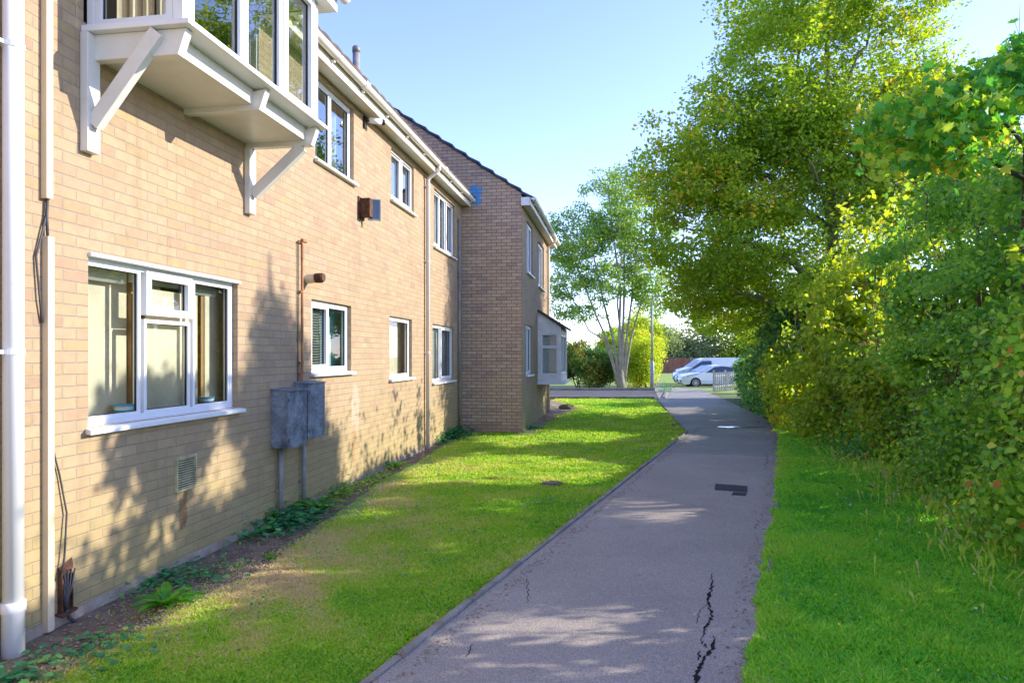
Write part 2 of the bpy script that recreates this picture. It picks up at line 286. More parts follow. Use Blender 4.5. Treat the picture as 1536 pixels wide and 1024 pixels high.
# ---------------------------------------------------------------- helpers
def link(name, me, parent=None, smooth=False):
    o = bpy.data.objects.new(name, me); C.objects.link(o)
    if parent is not None: o.parent = parent
    if smooth: me.polygons.foreach_set('use_smooth', [True]*len(me.polygons))
    return o
def tag(o, label=None, cat=None, group=None, kind=None):
    if label: o['label'] = label
    if cat: o['category'] = cat
    if group: o['group'] = group
    if kind: o['kind'] = kind
    return o
def empty(name, loc=(0, 0, 0), rz=0, label=None, cat=None, group=None):
    o = bpy.data.objects.new(name, None); C.objects.link(o); o.location = loc; o.rotation_euler = (0, 0, rz)
    o.empty_display_size = .2
    return tag(o, label, cat, group)
class MB:
    def __init__(s): s.v = []; s.f = []; s.uv = []; s.mi = []; s.cur = 0
    def poly(s, pts, uv=None):
        b = len(s.v); s.v += [tuple(p) for p in pts]; s.f.append(tuple(range(b, b+len(pts))))
        s.uv += uv if uv else [(p[1], p[2]) for p in pts]; s.mi.append(s.cur); return s
    def box(s, x0, x1, y0, y1, z0, z1):
        b = len(s.v)
        s.v += [(x0,y0,z0),(x1,y0,z0),(x1,y1,z0),(x0,y1,z0),(x0,y0,z1),(x1,y0,z1),(x1,y1,z1),(x0,y1,z1)]
        for f in ((0,3,2,1),(4,5,6,7),(0,1,5,4),(1,2,6,5),(2,3,7,6),(3,0,4,7)):
            s.f.append(tuple(b+i for i in f)); s.uv += [(s.v[b+i][1], s.v[b+i][2]) for i in f]; s.mi.append(s.cur)
        return s
    def hexa(s, p):   # eight corners, bottom ring then top ring
        b = len(s.v); s.v += [tuple(q) for q in p]
        for f in ((0,3,2,1),(4,5,6,7),(0,1,5,4),(1,2,6,5),(2,3,7,6),(3,0,4,7)):
            s.f.append(tuple(b+i for i in f)); s.uv += [(s.v[b+i][1], s.v[b+i][2]) for i in f]; s.mi.append(s.cur)
        return s
    def bar(s, a, b_, w, h, up=(0, 0, 1)):
        a = Vector(a); b_ = Vector(b_); d = (b_-a).normalized(); u = Vector(up); sd = d.cross(u).normalized(); u = sd.cross(d)
        s.hexa([a-sd*w-u*h, a+sd*w-u*h, b_+sd*w-u*h, b_-sd*w-u*h, a-sd*w+u*h, a+sd*w+u*h, b_+sd*w+u*h, b_-sd*w+u*h]); return s
    def tube(s, pts, rad, n=8, cap=True):
        pts = [Vector(p) for p in pts]
        if isinstance(rad, (int, float)): rad = [rad]*len(pts)
        b = len(s.v); k = len(pts); ref = Vector((.31, .2, .93)).normalized()
        for i, p in enumerate(pts):
            d = (pts[min(i+1, k-1)]-pts[max(i-1, 0)]).normalized()
            if abs(d.dot(ref)) > .97 : ref = Vector((1, .1, 0)).normalized()
            a = d.cross(ref).normalized(); c = d.cross(a); ref = -(d.cross(a).cross(d)).cross(d).normalized() if False else ref
            for j in range(n):
                an = 2*math.pi*j/n; s.v.append(tuple(p+(a*math.cos(an)+c*math.sin(an))*rad[i]))
        for i in range(k-1):
            for j in range(n):
                f = (b+i*n+j, b+i*n+(j+1) % n, b+(i+1)*n+(j+1) % n, b+(i+1)*n+j)
                s.f.append(f); s.uv += [(0, 0)]*4; s.mi.append(s.cur)
        if cap:
            s.f.append(tuple(b+j for j in range(n))[::-1]); s.uv += [(0, 0)]*n; s.mi.append(s.cur)
            s.f.append(tuple(b+(k-1)*n+j for j in range(n))); s.uv += [(0, 0)]*n; s.mi.append(s.cur)
        return s
    def ring(s, y0, y1, z0, z1, w, xf, xb):       # rectangular frame in a plane x = const, front at xf
        o = [(y0, z0), (y1, z0), (y1, z1), (y0, z1)]; i_ = [(y0+w, z0+w), (y1-w, z0+w), (y1-w, z1-w), (y0+w, z1-w)]
        for k in range(4):
            l = (k+1) % 4
            s.poly([(xf, *o[k]), (xf, *o[l]), (xf, *i_[l]), (xf, *i_[k])])
            s.poly([(xb, *o[l]), (xb, *o[k]), (xb, *i_[k]), (xb, *i_[l])])
            s.poly([(xf, *o[l]), (xf, *o[k]), (xb, *o[k]), (xb, *o[l])])
            s.poly([(xf, *i_[k]), (xf, *i_[l]), (xb, *i_[l]), (xb, *i_[k])])
        return s
    def build(s, name, mats, parent=None, smooth=False, bevel=0, merge=False):
        me = bpy.data.meshes.new(name); me.from_pydata(s.v, [], s.f)
        uvl = me.uv_layers.new(name='UVMap'); uvl.data.foreach_set('uv', [c for u in s.uv for c in u])
        for m in (mats if isinstance(mats, list) else [mats]): me.materials.append(m)
        if isinstance(mats, list): me.polygons.foreach_set('material_index', s.mi)
        if merge or bevel:
            bm = bmesh.new(); bm.from_mesh(me); bmesh.ops.remove_doubles(bm, verts=bm.verts, dist=1e-4); bm.to_mesh(me); bm.free()
        o = link(name, me, parent, smooth)
        if bevel:
            b = o.modifiers.new('bevel', 'BEVEL'); b.width = bevel; b.segments = 2; b.limit_method = 'ANGLE'
        return o
def gh(y):          # ground height: flat, then a gentle fall past the side road
    return -np.interp(y, [34, 47], [0, .46])
def fbm(x, y, z=0., s=1.0, seed=0):      # cheap smooth pseudo-noise, about -1..1
    r = 0; a = 1; t = 0
    rs = np.random.RandomState(seed)
    for o in range(4):
        k = rs.uniform(-1, 1, (3, 3)); k /= np.linalg.norm(k, axis=1)[:, None]; p = rs.uniform(0, 6.28, 3)
        for j in range(3): r = r+a*np.sin((k[j, 0]*x+k[j, 1]*y+k[j, 2]*z)*s*(1.9**o)+p[j])/3
        t += a*.62; a *= .6
    return r/t
def mesh_np(name, V, Fc, k, m, rnd=None, parent=None, smooth=False):
    """V (n,3), Fc (f,k) constant-size faces"""
    me = bpy.data.meshes.new(name); me.vertices.add(len(V)); me.vertices.foreach_set('co', V.astype(np.float32).ravel())
    me.loops.add(Fc.size); me.loops.foreach_set('vertex_index', Fc.astype(np.int32).ravel())
    me.polygons.add(len(Fc)); me.polygons.foreach_set('loop_start', np.arange(0, Fc.size, k, dtype=np.int32)); me.polygons.foreach_set('loop_total', np.full(len(Fc), k, dtype=np.int32))
    me.update(calc_edges=True)
    if rnd is not None:
        a = me.attributes.new('rnd', 'FLOAT', 'POINT'); a.data.foreach_set('value', rnd.astype(np.float32))
    me.materials.append(m)
    return link(name, me, parent, smooth)
# leaf outlines: x across, y along, z up; triangles
TPL = {}
TPL['oval'] = (np.array([(0,0,0),(.36,.38,.10),(.22,.78,.06),(0,1,-.06),(-.22,.78,.06),(-.36,.38,.10),(0,.5,0)]), np.array([(0,1,6),(1,2,6),(2,3,6),(3,4,6),(4,5,6),(5,0,6)]))
TPL['rhomb'] = (np.array([(0,0,0),(.34,.5,.09),(0,1,-.05),(-.34,.5,.09)]), np.array([(0,1,2),(0,2,3)]))
_m = [(0,0),(.18,.02),(.42,-.06),(.36,.16),(.62,.36),(.38,.40),(.46,.72),(.20,.60),(0,1.0),(-.20,.60),(-.46,.72),(-.38,.40),(-.62,.36),(-.36,.16),(-.42,-.06),(-.18,.02)]
TPL['maple'] = (np.array([(x, y, .12*abs(x)-.10*y*y) for x, y in _m]+[(0, .3, -.02)]), np.array([(i, (i+1) % 16, 16) for i in range(16)]))
TPL['round'] = (np.array([(0,0,0),(.4,-.06,.02),(.52,.4,.06),(.3,.8,.0),(0,.9,-.04),(-.3,.8,.0),(-.52,.4,.06),(-.4,-.06,.02),(0,.35,.0)]), np.array([(i, (i+1) % 8, 8) for i in range(8)]))
# where the sun gets through the gaps in the foliage: leaves whose shadow would fall in these places are thinned
TANE = math.tan(R(SUN_EL)); _h = math.hypot(*SUN_DIR); SX, SY = SUN_DIR[0]/_h, SUN_DIR[1]/_h
def pip(poly, x, y):
    c = np.zeros(len(x), bool); n = len(poly)
    for i in range(n):
        (x1, y1), (x2, y2) = poly[i], poly[(i+1) % n]
        c ^= ((y1 > y) != (y2 > y)) & (x < (x2-x1)*(y-y1)/((y2-y1) if y2 != y1 else 1e-9)+x1)
    return c
GAP_G = [[(880, 750), (960, 742), (1050, 752), (1062, 785), (1000, 793), (890, 783)], [(690, 925), (800, 905), (960, 905), (975, 935), (1010, 965), (900, 975), (760, 962), (660, 975), (620, 955)],
 [(690, 985), (900, 990), (1000, 1015), (820, 1012)], [(600, 700), (720, 678), (900, 690), (960, 700), (900, 728), (720, 726), (590, 728)], [(700, 655), (800, 640), (960, 648), (900, 668), (740, 672)], [(820, 612), (990, 606), (1000, 618), (880, 628), (820, 632)],
 [(990, 610), (1070, 611), (1070, 620), (1000, 622)], [(1010, 650), (1070, 655), (1050, 668), (1000, 664)], [(520, 745), (640, 742), (620, 775), (480, 790), (440, 790)], [(330, 850), (480, 820), (560, 850), (420, 900), (230, 950), (180, 990), (120, 1000), (250, 900)], [(1370, 770), (1480, 795), (1470, 812), (1360, 782)],
 [(830, 590), (960, 590), (960, 594), (830, 594)], [(560, 860), (640, 800), (740, 790), (700, 830), (620, 880)], [(700, 745), (830, 740), (800, 780), (690, 775)]]
def lit_mask(P):
    x, y, z = P[:, 0], P[:, 1], P[:, 2]; L = np.maximum(z, 0)/TANE; gx, gy = x-SX*L, y-SY*L
    tanth = 162/1024.; k = (x+3.54-tanth*y)/(SX-tanth*SY)            # distance back to the main wall
    wz = z-k*TANE; wy = y-SY*k; t = wy/math.cos(math.atan(tanth)); hit = (wz > 0) & (t < 15.4)
    gyy = np.maximum(gy, .5); u = CX+F*gx/gyy; v = HY+F*CH/gyy
    m = np.zeros(len(x), bool)
    ns = fbm(u/40, v/40, 0, 2.2, 77)*9
    for poly in GAP_G: m |= pip(poly, u+ns, v+ns*.5)
    m &= (gy > 1) & ~hit
    n2 = fbm(t, wz, 0, 3.1, 78)*.22; tq = t+n2; zq = wz+n2*.8
    lw = ((tq < 4.95) & (zq > .12)) | ((tq > 6.1) & (tq < 6.62) & (zq < 1.0) & (zq > .25)) | ((tq > 8.8) & (tq < 12.1) & (zq > .05)) | ((tq < 6.15) & (zq > 1.15)) | ((tq > 7.75) & (zq > 1.5) & (tq < 12.4)) | ((zq > 2.9) & (tq < 12.2)) | ((tq > 5.35) & (tq < 5.7) & (zq > .2) & (zq < .55)) | ((tq > 12.1) & (np.sin(tq*7+zq*1.5) > .1))
    k2 = (x+2.17-tanth*y)/(SX-tanth*SY); z2 = z-k2*TANE; t2 = (y-SY*k2)/math.cos(math.atan(tanth)); hit2 = (z2 > 0) & (t2 > 15.48) & (t2 < 21)
    w2 = hit2 & (fbm(t2*1.6, z2*.7, 0, 3.2, 79) > .28)
    return m | (lw & hit) | w2
def leaf_mesh(name, P, size, tpl, m, parent=None, rnd=None, up=.55, facing=None):
    T, Fc = TPL[tpl]; n = len(P); size = np.broadcast_to(np.asarray(size, float), (n,))*rng.uniform(.65, 1.3, n)
    nz = rng.normal(0, 1, (n, 3)); nz /= np.linalg.norm(nz, axis=1)[:, None]
    nz = nz*(1-up)+np.array((0, 0, up)) if facing is None else nz*(1-up)+facing*up
    nz /= np.linalg.norm(nz, axis=1)[:, None]
    r = rng.normal(0, 1, (n, 3)); yx = r-nz*np.sum(r*nz, 1)[:, None]; yx /= np.linalg.norm(yx, axis=1)[:, None]
    xx = np.cross(yx, nz)
    V = P[:, None, :]+size[:, None, None]*(xx[:, None, :]*T[None, :, 0:1]+yx[:, None, :]*T[None, :, 1:2]+nz[:, None, :]*T[None, :, 2:3])
    k = len(T); FF = (Fc[None]+np.arange(n)[:, None, None]*k).reshape(-1, 3)
    if rnd is None: rnd = rng.uniform(0, 1, n)
    return mesh_np(name, V.reshape(-1, 3), FF, 3, m, np.repeat(np.clip(rnd, 0, 1), k), parent)

# ---------------------------------------------------------------- setting
def strip(name, rows, m, dz, xs=6, step=1.0, **kw):
    """rows: (y, x_left, x_right) -> gridded sheet following the ground"""
    ys = np.arange(rows[0][0], rows[-1][0]+1e-6, step)
    ys = np.unique(np.concatenate([ys, [r[0] for r in rows]]))
    yl = [r[0] for r in rows]; L = np.interp(ys, yl, [r[1] for r in rows]); Rr = np.interp(ys, yl, [r[2] for r in rows])
    if kw.get('rag'): Rr = Rr+fbm(ys, 0*ys, 0, 3.1, 3)*kw['rag']
    V = []; 
    for y, a, b in zip(ys, L, Rr):
        for i in range(xs+1): V.append((a+(b-a)*i/xs, y, float(gh(y))+dz))
    Fc = [(j*(xs+1)+i, j*(xs+1)+i+1, (j+1)*(xs+1)+i+1, (j+1)*(xs+1)+i) for j in range(len(ys)-1) for i in range(xs)]
    o = mesh_np(name, np.array(V), np.array(Fc), 4, m)
    o['kind'] = 'structure'; return o
def path_l(y): return np.interp(y, [-4, 15.2, 26, 34, 60], [-3.75, 3.93, 5.62, 7.1, 12.4])
RX = [-4, 3.55, 5.32, 8.41, 11.84, 14.9, 18.3, 24.2, 30.5, 36, 60]; RV = [-1.75, 1.255, 1.985, 3.26, 4.67, 5.84, 6.8, 7.85, 8.9, 9.9, 14.4]
def path_r(y): return np.interp(y, RX, RV)
TH = math.atan(162/F); cs, sn = math.cos(TH), math.sin(TH)
def wall_x(y): return -3.54+math.tan(TH)*y
strip('ground', [(-300, -420, 420), (-10, -420, 420), (60, -420, 420), (900, -420, 420)], M['ground'], -.02, xs=8, step=10)
strip('lawn', [(-4, -4.5, -3.8), (15.2, -1.3, 3.86), (21, -8, 4.75), (26, -12, 5.55)], M['lawn'], -.012, xs=8)
strip('verge', [(-4, -1.72, 4), (15, 5.86, 8), (16, 6.3, 8)], M['lawn'], -.010, xs=6)
strip('footpath', [(y, float(path_l(y)), float(path_r(y))) for y in (-4, 3.55, 5.3, 8.4, 11.8, 15.2, 18.3, 24.2, 26, 30.5, 34)], M['path'], 0, xs=10, step=.4, rag=.035)
strip('side_road', [(27.3, -30, 5.9), (33.2, -30, 6.95)], M['road'], -.006, xs=10)
strip('far_footpath', [(34, 7.1, 9.25), (40, 8.4, 9.95), (47, 9.87, 10.75), (53, 11.2, 11.4)], M['far_path'], -.002)
strip('far_lawn', [(31.0, 8.95, 30), (34.1, 9.28, 30), (40, 9.98, 35), (47, 10.78, 40), (53, 11.3, 45), (84, 17.6, 70)], M['far_lawn'], -.012)
strip('far_lawn', [(33.8, -40, 7.0), (47, -40, 9.7), (84, -40, 14.9)], M['far_lawn'], -.013)
strip('car_park', [(43.5, 12.4, 40), (56, 14.2, 50)], M['far_path'], .0)
strip('bare_soil', [(-3, -4.5, -3.35), (3.5, -3.3, -2.55), (5.5, -3.0, -2.0), (7, -2.8, -1.95), (9, -2.5, -1.85), (12, -2.1, -1.45), (15.1, -1.4, -1.0)], M['soil'], -.004, xs=5, step=.25, rag=.08)
strip('bare_soil', [(14.6, .0, .45), (17.5, .4, 1.0), (22, 1.2, 2.3), (25.9, 1, 1.6)], M['dust'], -.004, xs=5, step=.25, rag=.12)
strip('bare_soil', [(14.6, 3.35, 3.66), (16.5, 3.5, 4.02), (20, 4.1, 4.6), (23, 4.75, 5.05)], M['soil'], -.005, xs=4, step=.25)
# edging kerbs
def kerb(name, pts, w=.045, h=.02):
    mb = MB()
    for a, b in zip(pts[:-1], pts[1:]):
        L = math.dist(a, b); n = max(1, round(L/.92))
        for i in range(n):
            p = [a[0]+(b[0]-a[0])*(i+.006)/n, a[1]+(b[1]-a[1])*(i+.006)/n]; q = [a[0]+(b[0]-a[0])*(i+.994)/n, a[1]+(b[1]-a[1])*(i+.994)/n]
            z = random.uniform(-.006, .006)+float(gh(p[1])); j = random.uniform(-.006, .006)
            mb.bar((p[0]+j, p[1], z-.05+h/2), (q[0]+j, q[1], z-.05+h/2+random.uniform(-.003, .003)), w/2, .05+h/2)
    o = mb.build(name, M['kerb'], bevel=.006); o['kind'] = 'structure'; return o
kerb('path_edging', [(-3.75-.02, -4), (3.90, 15.2), (5.58, 26)])
kerb('path_edging', [(-1.70, -4), (1.28, 3.55), (2.0, 5.32), (3.28, 8.41), (4.69, 11.84), (5.86, 14.9), (6.82, 18.3)], .04, .012)
kerb('road_kerb', [(-20, 26.9), (5.6, 26.9)], .14, .09)
kerb('road_kerb', [(-30, 33.5), (7.0, 33.5)], .14, .12)
kerb('road_kerb', [(6.05, 27.2), (7.15, 31.5)], .12, .05)

# ---------------------------------------------------------------- the building (local x = out from the wall, y = along it)
B = empty('apartment_building', (-3.54, 0, 0), -TH, 'two storey buff brick block of flats with white windows, gutters and a projecting gable wing', 'building')
def tt(px, o=0.0):          # distance along the wall of a point seen at photo column px, o metres out from the main wall
    u = (px-CX)/F
    return (-3.54+cs*o+u*sn*o)/(u*cs-sn)
GX = 1.353; GY = 15.48; WEND = tt(825, GX)
def wall(name, x0, y0, y1, z0, z1, holes, m, rec=.09):
    ys = sorted({y0, y1} | {h[0] for h in holes} | {h[1] for h in holes}); zs = sorted({z0, z1} | {h[2] for h in holes} | {h[3] for h in holes})
    mb = MB()
    for a, b in zip(ys[:-1], ys[1:]):
        for c, d_ in zip(zs[:-1], zs[1:]):
            if any(h[0] <= (a+b)/2 <= h[1] and h[2] <= (c+d_)/2 <= h[3] for h in holes): continue
            mb.poly([(x0, a, c), (x0, b, c), (x0, b, d_), (x0, a, d_)])
    for (a, b, c, d_) in holes:
        xi = x0-.12
        mb.poly([(x0, a, c), (x0, a, d_), (xi, a, d_), (xi, a, c)], [(0, c), (0, d_), (.25, d_), (.25, c)])
        mb.poly([(x0, b, d_), (x0, b, c), (xi, b, c), (xi, b, d_)], [(0, d_), (0, c), (.25, c), (.25, d_)])
        mb.poly([(x0, a, d_), (x0, b, d_), (xi, b, d_), (xi, a, d_)], [(a, .3), (b, .3), (b, .05), (a, .05)])
        mb.poly([(x0, b, c), (x0, a, c), (xi, a, c), (xi, b, c)], [(b, .3), (a, .3), (a, .05), (b, .05)])
    return mb.build(name, m, B)
HB = (4.60, 6.40, 1.22, 2.375)        # big ground-floor window
W1 = [HB, (7.93, 9.10, 1.50, 2.35), (10.62, 11.76, 1.34, 2.31), (13.05, 14.70, 1.19, 2.30),
      (8.03, 9.19, 3.99, 4.97), (10.70, 11.87, 4.12, 4.93), (13.15, 14.80, 3.78, 4.90), (4.56, 6.44, 3.90, 4.98)]
BAYA, BAYB = tt(130), tt(363)+.12      # bay along the wall
wall('brick_wall', 0, -6, GY, -.1, 5.04, W1, M['brick'])
a1, a2 = tt(790, GX), tt(799, GX); b1, b2 = tt(807.5, GX), tt(816, GX)
W2 = [(a1, a2, 3.65, 4.85), (b1, b2, 3.55, 4.75), (a1-.15, a2-.1, 1.25, 2.42), (tt(808, GX), tt(819, GX), 1.2, 2.4)]
wall('wing_wall', GX, GY, WEND, -.1, 5.04, W2, M['brick'])
PITCH = math.tan(R(34))
mb = MB()      # gable face, seen from the camera
rx = -3.6
zt = 5.085+.29*PITCH; pts = [(GX, -.1), (GX, zt), (rx, zt+(GX-rx)*PITCH), (rx-(GX-rx), zt), (rx-(GX-rx), -.1)]
mb.poly([(x, GY, z) for x, z in pts], [(x, z) for x, z in pts])
mb.poly([(x, WEND, z) for x, z in pts[::-1]], [(x, z) for x, z in pts[::-1]])
mb.build('gable_wall', M['brick_gable'], B)
mb = MB(); D = -9.0        # far side of the block and its near end
mb.poly([(D, -6, -.1), (0, -6, -.1), (0, -6, 5.04), (D/2, -6, 8.0), (D, -6, 5.04)], [(0, 0), (9, 0), (9, 5), (4.5, 8), (0, 5)])
mb.poly([(D, WEND, -.1), (D, -6, -.1), (D, -6, 5.04), (D, WEND, 5.04)])
mb.build('rear_wall', M['brick'], B)
# plinth
mb = MB(); mb.box(-.05, .012, -6, GY, -.12, .065); mb.build('plinth', M['concrete'], B)

# roof courses
def courses(mb, xe, ze, xr, zr, y0, y1, n, wave=0.0, th=.045, step=.3):
    """courses of tiles from the eaves (xe,ze) to the ridge (xr,zr)"""
    ny = max(1, int((y1-y0)/(step/6))) if wave else 1
    for i in range(n):
        a = i/n; b = (i+1)/n
        xa, za = xe+(xr-xe)*a, ze+(zr-ze)*a+th; xb, zb = xe+(xr-xe)*min(b, 1.02), ze+(zr-ze)*min(b, 1.02)+.008
        for j in range(ny):
            p, q = y0+(y1-y0)*j/ny, y0+(y1-y0)*(j+1)/ny
            wz = lambda y: wave*abs(math.sin(math.pi*y/step)) if wave else 0
            mb.hexa([(xa, p, za-th+wz(p)), (xb, p, zb-th), (xb, q, zb-th), (xa, q, za-th+wz(q)), (xa, p, za+wz(p)), (xb, p, zb+wz(p)*.6), (xb, q, zb+wz(q)*.6), (xa, q, za+wz(q))])
mb = MB(); courses(mb, .315, 5.155, -4.5, 5.155+4.815*.58, -6.2, GY-.03, 14, .022, .055)
mb.poly([(-4.5, -6.2, 7.95), (-4.5, GY-.03, 7.95), (-9.4, GY-.03, 5.1), (-9.4, -6.2, 5.1)])
mb.build('main_roof', M['tile_brown'], B)
mb = MB(); courses(mb, GX+.29, 5.12, rx, 5.12+(GX+.29-rx)*PITCH, GY-.035, WEND+.15, 17, 0, .06)
mb.poly([(rx, GY-.10, 8.55), (rx, WEND+.15, 8.55), (rx-5.2, WEND+.15, 5.05), (rx-5.2, GY-.1, 5.05)])
mb.build('wing_roof', M['tile'], B)
# fascia, soffit, gutters
def eaves(x0, ya, yb, nm=''):
    mb = MB(); mb.box(x0-.02, x0+.185, ya, yb, 5.04, 5.055); mb.build('soffit', M['fascia'], B)
    mb = MB(); mb.box(x0+.187, x0+.207, ya, yb, 5.005, 5.16); mb.build('fascia', M['fascia'], B, bevel=.003)
    mb = MB(); n = 9; gx = x0+.268; gz = 5.165; r = .056      # half-round gutter
    prof = [(gx+r*math.cos(math.pi+math.pi*k/n), gz+r*math.sin(math.pi+math.pi*k/n)) for k in range(n+1)]
    inner = [(gx+(r-.006)*math.cos(math.pi+math.pi*k/n), gz+(r-.006)*math.sin(math.pi+math.pi*k/n)) for k in range(n+1)][::-1]
    loop = prof+inner
    for k in range(len(loop)):
        p, q = loop[k], loop[(k+1) % len(loop)]
        mb.poly([(p[0], ya, p[1]), (q[0], ya, q[1]), (q[0], yb, q[1]), (p[0], yb, p[1])][::-1])
    for yy in (ya, yb): mb.poly([(p[0], yy, p[1]) for p in prof])
    g = mb.build('gutter', M['gutter'], B, smooth=False)
    y = ya+.4
    while y < yb:
        mb = MB()
        mb.box(gx-.075, gx-.02, y-.02, y+.02, gz-.085, gz-.062)
        mb.tube([(gx-.06, y, gz-.07), (gx-.03, y, gz-.062), (gx, y, gz-.0585), (gx+.045, y, gz-.038), (gx+.062, y, gz)], .008, 6)
        y += .92; mb.build('gutter_bracket', M['gutter'], g)
    for y in np.arange(ya+2.2, yb, 4.0):
        MB().tube([(gx, y-.06, gz-.001), (gx, y+.06, gz-.001)], r+.008, 16).build('gutter_joint', M['gutter'], g)
eaves(0, BAYB+.1, GY-.02); eaves(GX, GY-.06, WEND+.12)
mb = MB(); mb.box(GX, GX+.185, GY-.10, GY-.062, 4.99, 5.17); mb.build('box_end', M['white'], B, bevel=.004)
mb = MB(); mb.box(-.02, .185, -6, BAYA-.1, 5.04, 5.055); mb.box(.187, .207, -6, BAYA-.1, 5.005, 5.16); mb.build('fascia', M['fascia'], B)

# windows
def blind_mb(x, y0, y1, z0, z1, pitch=.032):
    mb = MB(); z = z1
    while z > z0: mb.hexa([(x-.012, y0, z-.010), (x+.012, y0, z+.006), (x+.012, y1, z+.006), (x-.012, y1, z-.010), (x-.012, y0, z-.0085), (x+.012, y0, z+.0075), (x+.012, y1, z+.0075), (x-.012, y1, z-.0085)]); z -= pitch
    return mb
def curtain_mb(x, y0, y1, z0, z1, amp=.02, lam=.11):
    mb = MB(); n = int((y1-y0)/.015)+1
    f = lambda y: x+amp*math.sin(2*math.pi*y/lam)+amp*.4*math.sin(y*37)
    for i in range(n):
        a = y0+(y1-y0)*i/n; b = y0+(y1-y0)*(i+1)/n
        mb.poly([(f(a), a, z0), (f(b), b, z0), (f(b), b, z1), (f(a), a, z1)])
    return mb
def room(x0, y0, y1, z0, z1, m, depth=1.6, parent=None, side=.9, lo=.7, hi=.12):
    a, b, c, d_ = y0-side, y1+side, z0-lo, z1+hi
    if y0 < GY: b = min(b, GY-.03)
    else: a = max(a, GY+.03); b = min(b, WEND-.03)
    xi = x0-depth; xf = x0-.122
    mb = MB()
    mb.poly([(xi, b, c), (xi, a, c), (xi, a, d_), (xi, b, d_)][::-1]); mb.poly([(xi, a, c), (xf, a, c), (xf, a, d_), (xi, a, d_)]); mb.poly([(xf, b, c), (xi, b, c), (xi, b, d_), (xf, b, d_)])
    mb.poly([(xi, a, c), (xi, b, c), (xf, b, c), (xf, a, c)]); mb.poly([(xi, a, d_), (xf, a, d_), (xf, b, d_), (xi, b, d_)])
    # inner face of the outside wall around the opening
    for (p, q, r_, s_) in ((a, y0, c, d_), (y1, b, c, d_), (y0, y1, c, z0), (y0, y1, z1, d_)):
        mb.poly([(xf, p, r_), (xf, q, r_), (xf, q, s_), (xf, p, s_)])
    return mb.build('room_interior', m, parent)
def window(x0, h, cells, sill=True, rm='room', rec=.05, head=False, sillx=.06, depth=1.6, lab=None, grilles=False):
    y0, y1, z0, z1 = h; xf = x0-rec; e = .0015
    fr = MB(); fr.ring(y0+.004, y1-.004, z0+.004, z1-.004, .045, xf, xf-.065)
    wy = y1-y0; wz = z1-z0; gls = []; seal = MB(); vents = []
    for (a, b, c, d_, sash) in cells:
        A = y0+.004+.03+(wy-.068)*a; Bq = y0+.004+.03+(wy-.068)*b; Cc = z0+.034+(wz-.068)*c; Dd = z0+.034+(wz-.068)*d_
        w = .058 if sash else .03; xs_ = xf+(.016 if sash else -.006)
        fr.ring(A+e, Bq-e, Cc+e, Dd-e, w, xs_, xf-.05)
        seal.ring(A+w-.003, Bq-w+.003, Cc+w-.003, Dd-w+.003, .009, xf-.019, xf-.034)
        gls.append((A+w, Bq-w, Cc+w, Dd-w))
        if sash == 2: vents.append((A, Bq, Dd))
    wo = fr.build('window', M['white'], B, bevel=.003)
    if lab: wo['label'] = lab
    seal.build('rubber_seal', M['seal'], wo)
    for (a, b, c, d_) in gls:
        g = MB(); g.poly([(xf-.028, a, c), (xf-.028, b, c), (xf-.028, b, d_), (xf-.028, a, d_)]); g.build('glass_pane', M['glass_up' if z0 > 3 else 'glass'], wo)
    if vents:
        for (a, b, z) in vents: MB().box(xf+.018, xf+.024, a+.06, b-.06, z-.04, z-.022).build('trickle_vent', M['seal'], wo)
    if sill:
        s = MB(); s.hexa([(xf-.02, y0-.0, z0-.045), (x0+sillx, y0-.045, z0-.045), (x0+sillx, y1+.045, z0-.045), (xf-.02, y1, z0-.045), (xf-.02, y0, z0+.006), (x0+sillx, y0-.045, z0-.012), (x0+sillx, y1+.045, z0-.012), (xf-.02, y1, z0+.006)])
        s.build('window_sill', M['white'], wo, bevel=.004)
    if head:
        s = MB(); s.box(xf-.03, x0+.025, y0-.0, y1+.02, z1-.012, z1+.012); s.build('drip_strip', M['white'], wo, bevel=.003)
    room(x0, y0, y1, z0, z1, M[rm], depth, wo)
    return wo
w = window(0, HB, [(0, .315, 0, 1, 0), (.335, .66, .69, 1, 1), (.335, .66, 0, .665, 0), (.68, 1, 0, 1, 0)], head=True, rm='room', depth=1.25)
mb = MB(); mb.box(-.145, -.14, 5.34, 6.0, 1.262, 2.22); mb.build('roller_blind', M['curtain'], w)
mb = MB(); mb.box(-.30, -.24, 5.31, 5.40, .55, 2.42); mb.box(-.25, -.22, 6.17, 6.21, .55, 2.42); mb.build('door_frame', M['door_wood'], w)
mb = MB(); mb.box(-.25, -.21, 6.215, 7.2, .6, 2.40); mb.build('pale_panel', M['curtain'], w, bevel=.01)  # pale panel added close behind the right pane to brighten the interior
mb = MB(); mb.box(-.31, -.27, 4.55, 5.305, .6, 2.40); mb.box(-.31, -.27, 5.405, 5.7, .6, 2.40); mb.build('pale_panel', M['curtain'], w, bevel=.01)  # pale panels added behind the left pane so the room looks lighter
for a, b in ((4.68, 5.2), (5.88, 6.36)): blind_mb(-.2, a, b, 2.24, 2.33, .012).build('rolled_blind', M['blind'], w)
blind_mb(-.2, 5.24, 5.82, 2.26, 2.33, .012).build('rolled_blind', M['blind'], w)
w = window(0, W1[1], [(0, .46, 0, 1, 1), (.48, 1, 0, 1, 0)], rm='room_teal')
blind_mb(-.12, 7.98, 8.62, 1.52, 2.32).build('slatted_blind', M['blind'], w)
mb = MB(); mb.box(-.26, -.24, 8.66, 10.0, 1.1, 2.42); mb.build('pale_panel', M['room_teal'], w); mb = MB(); mb.box(-.239, -.23, 8.66, 10.0, 1.1, 1.98); mb.build('tiled_panel', M['room_teal2'], w)  # light teal panel added near the glass to lift the dark room
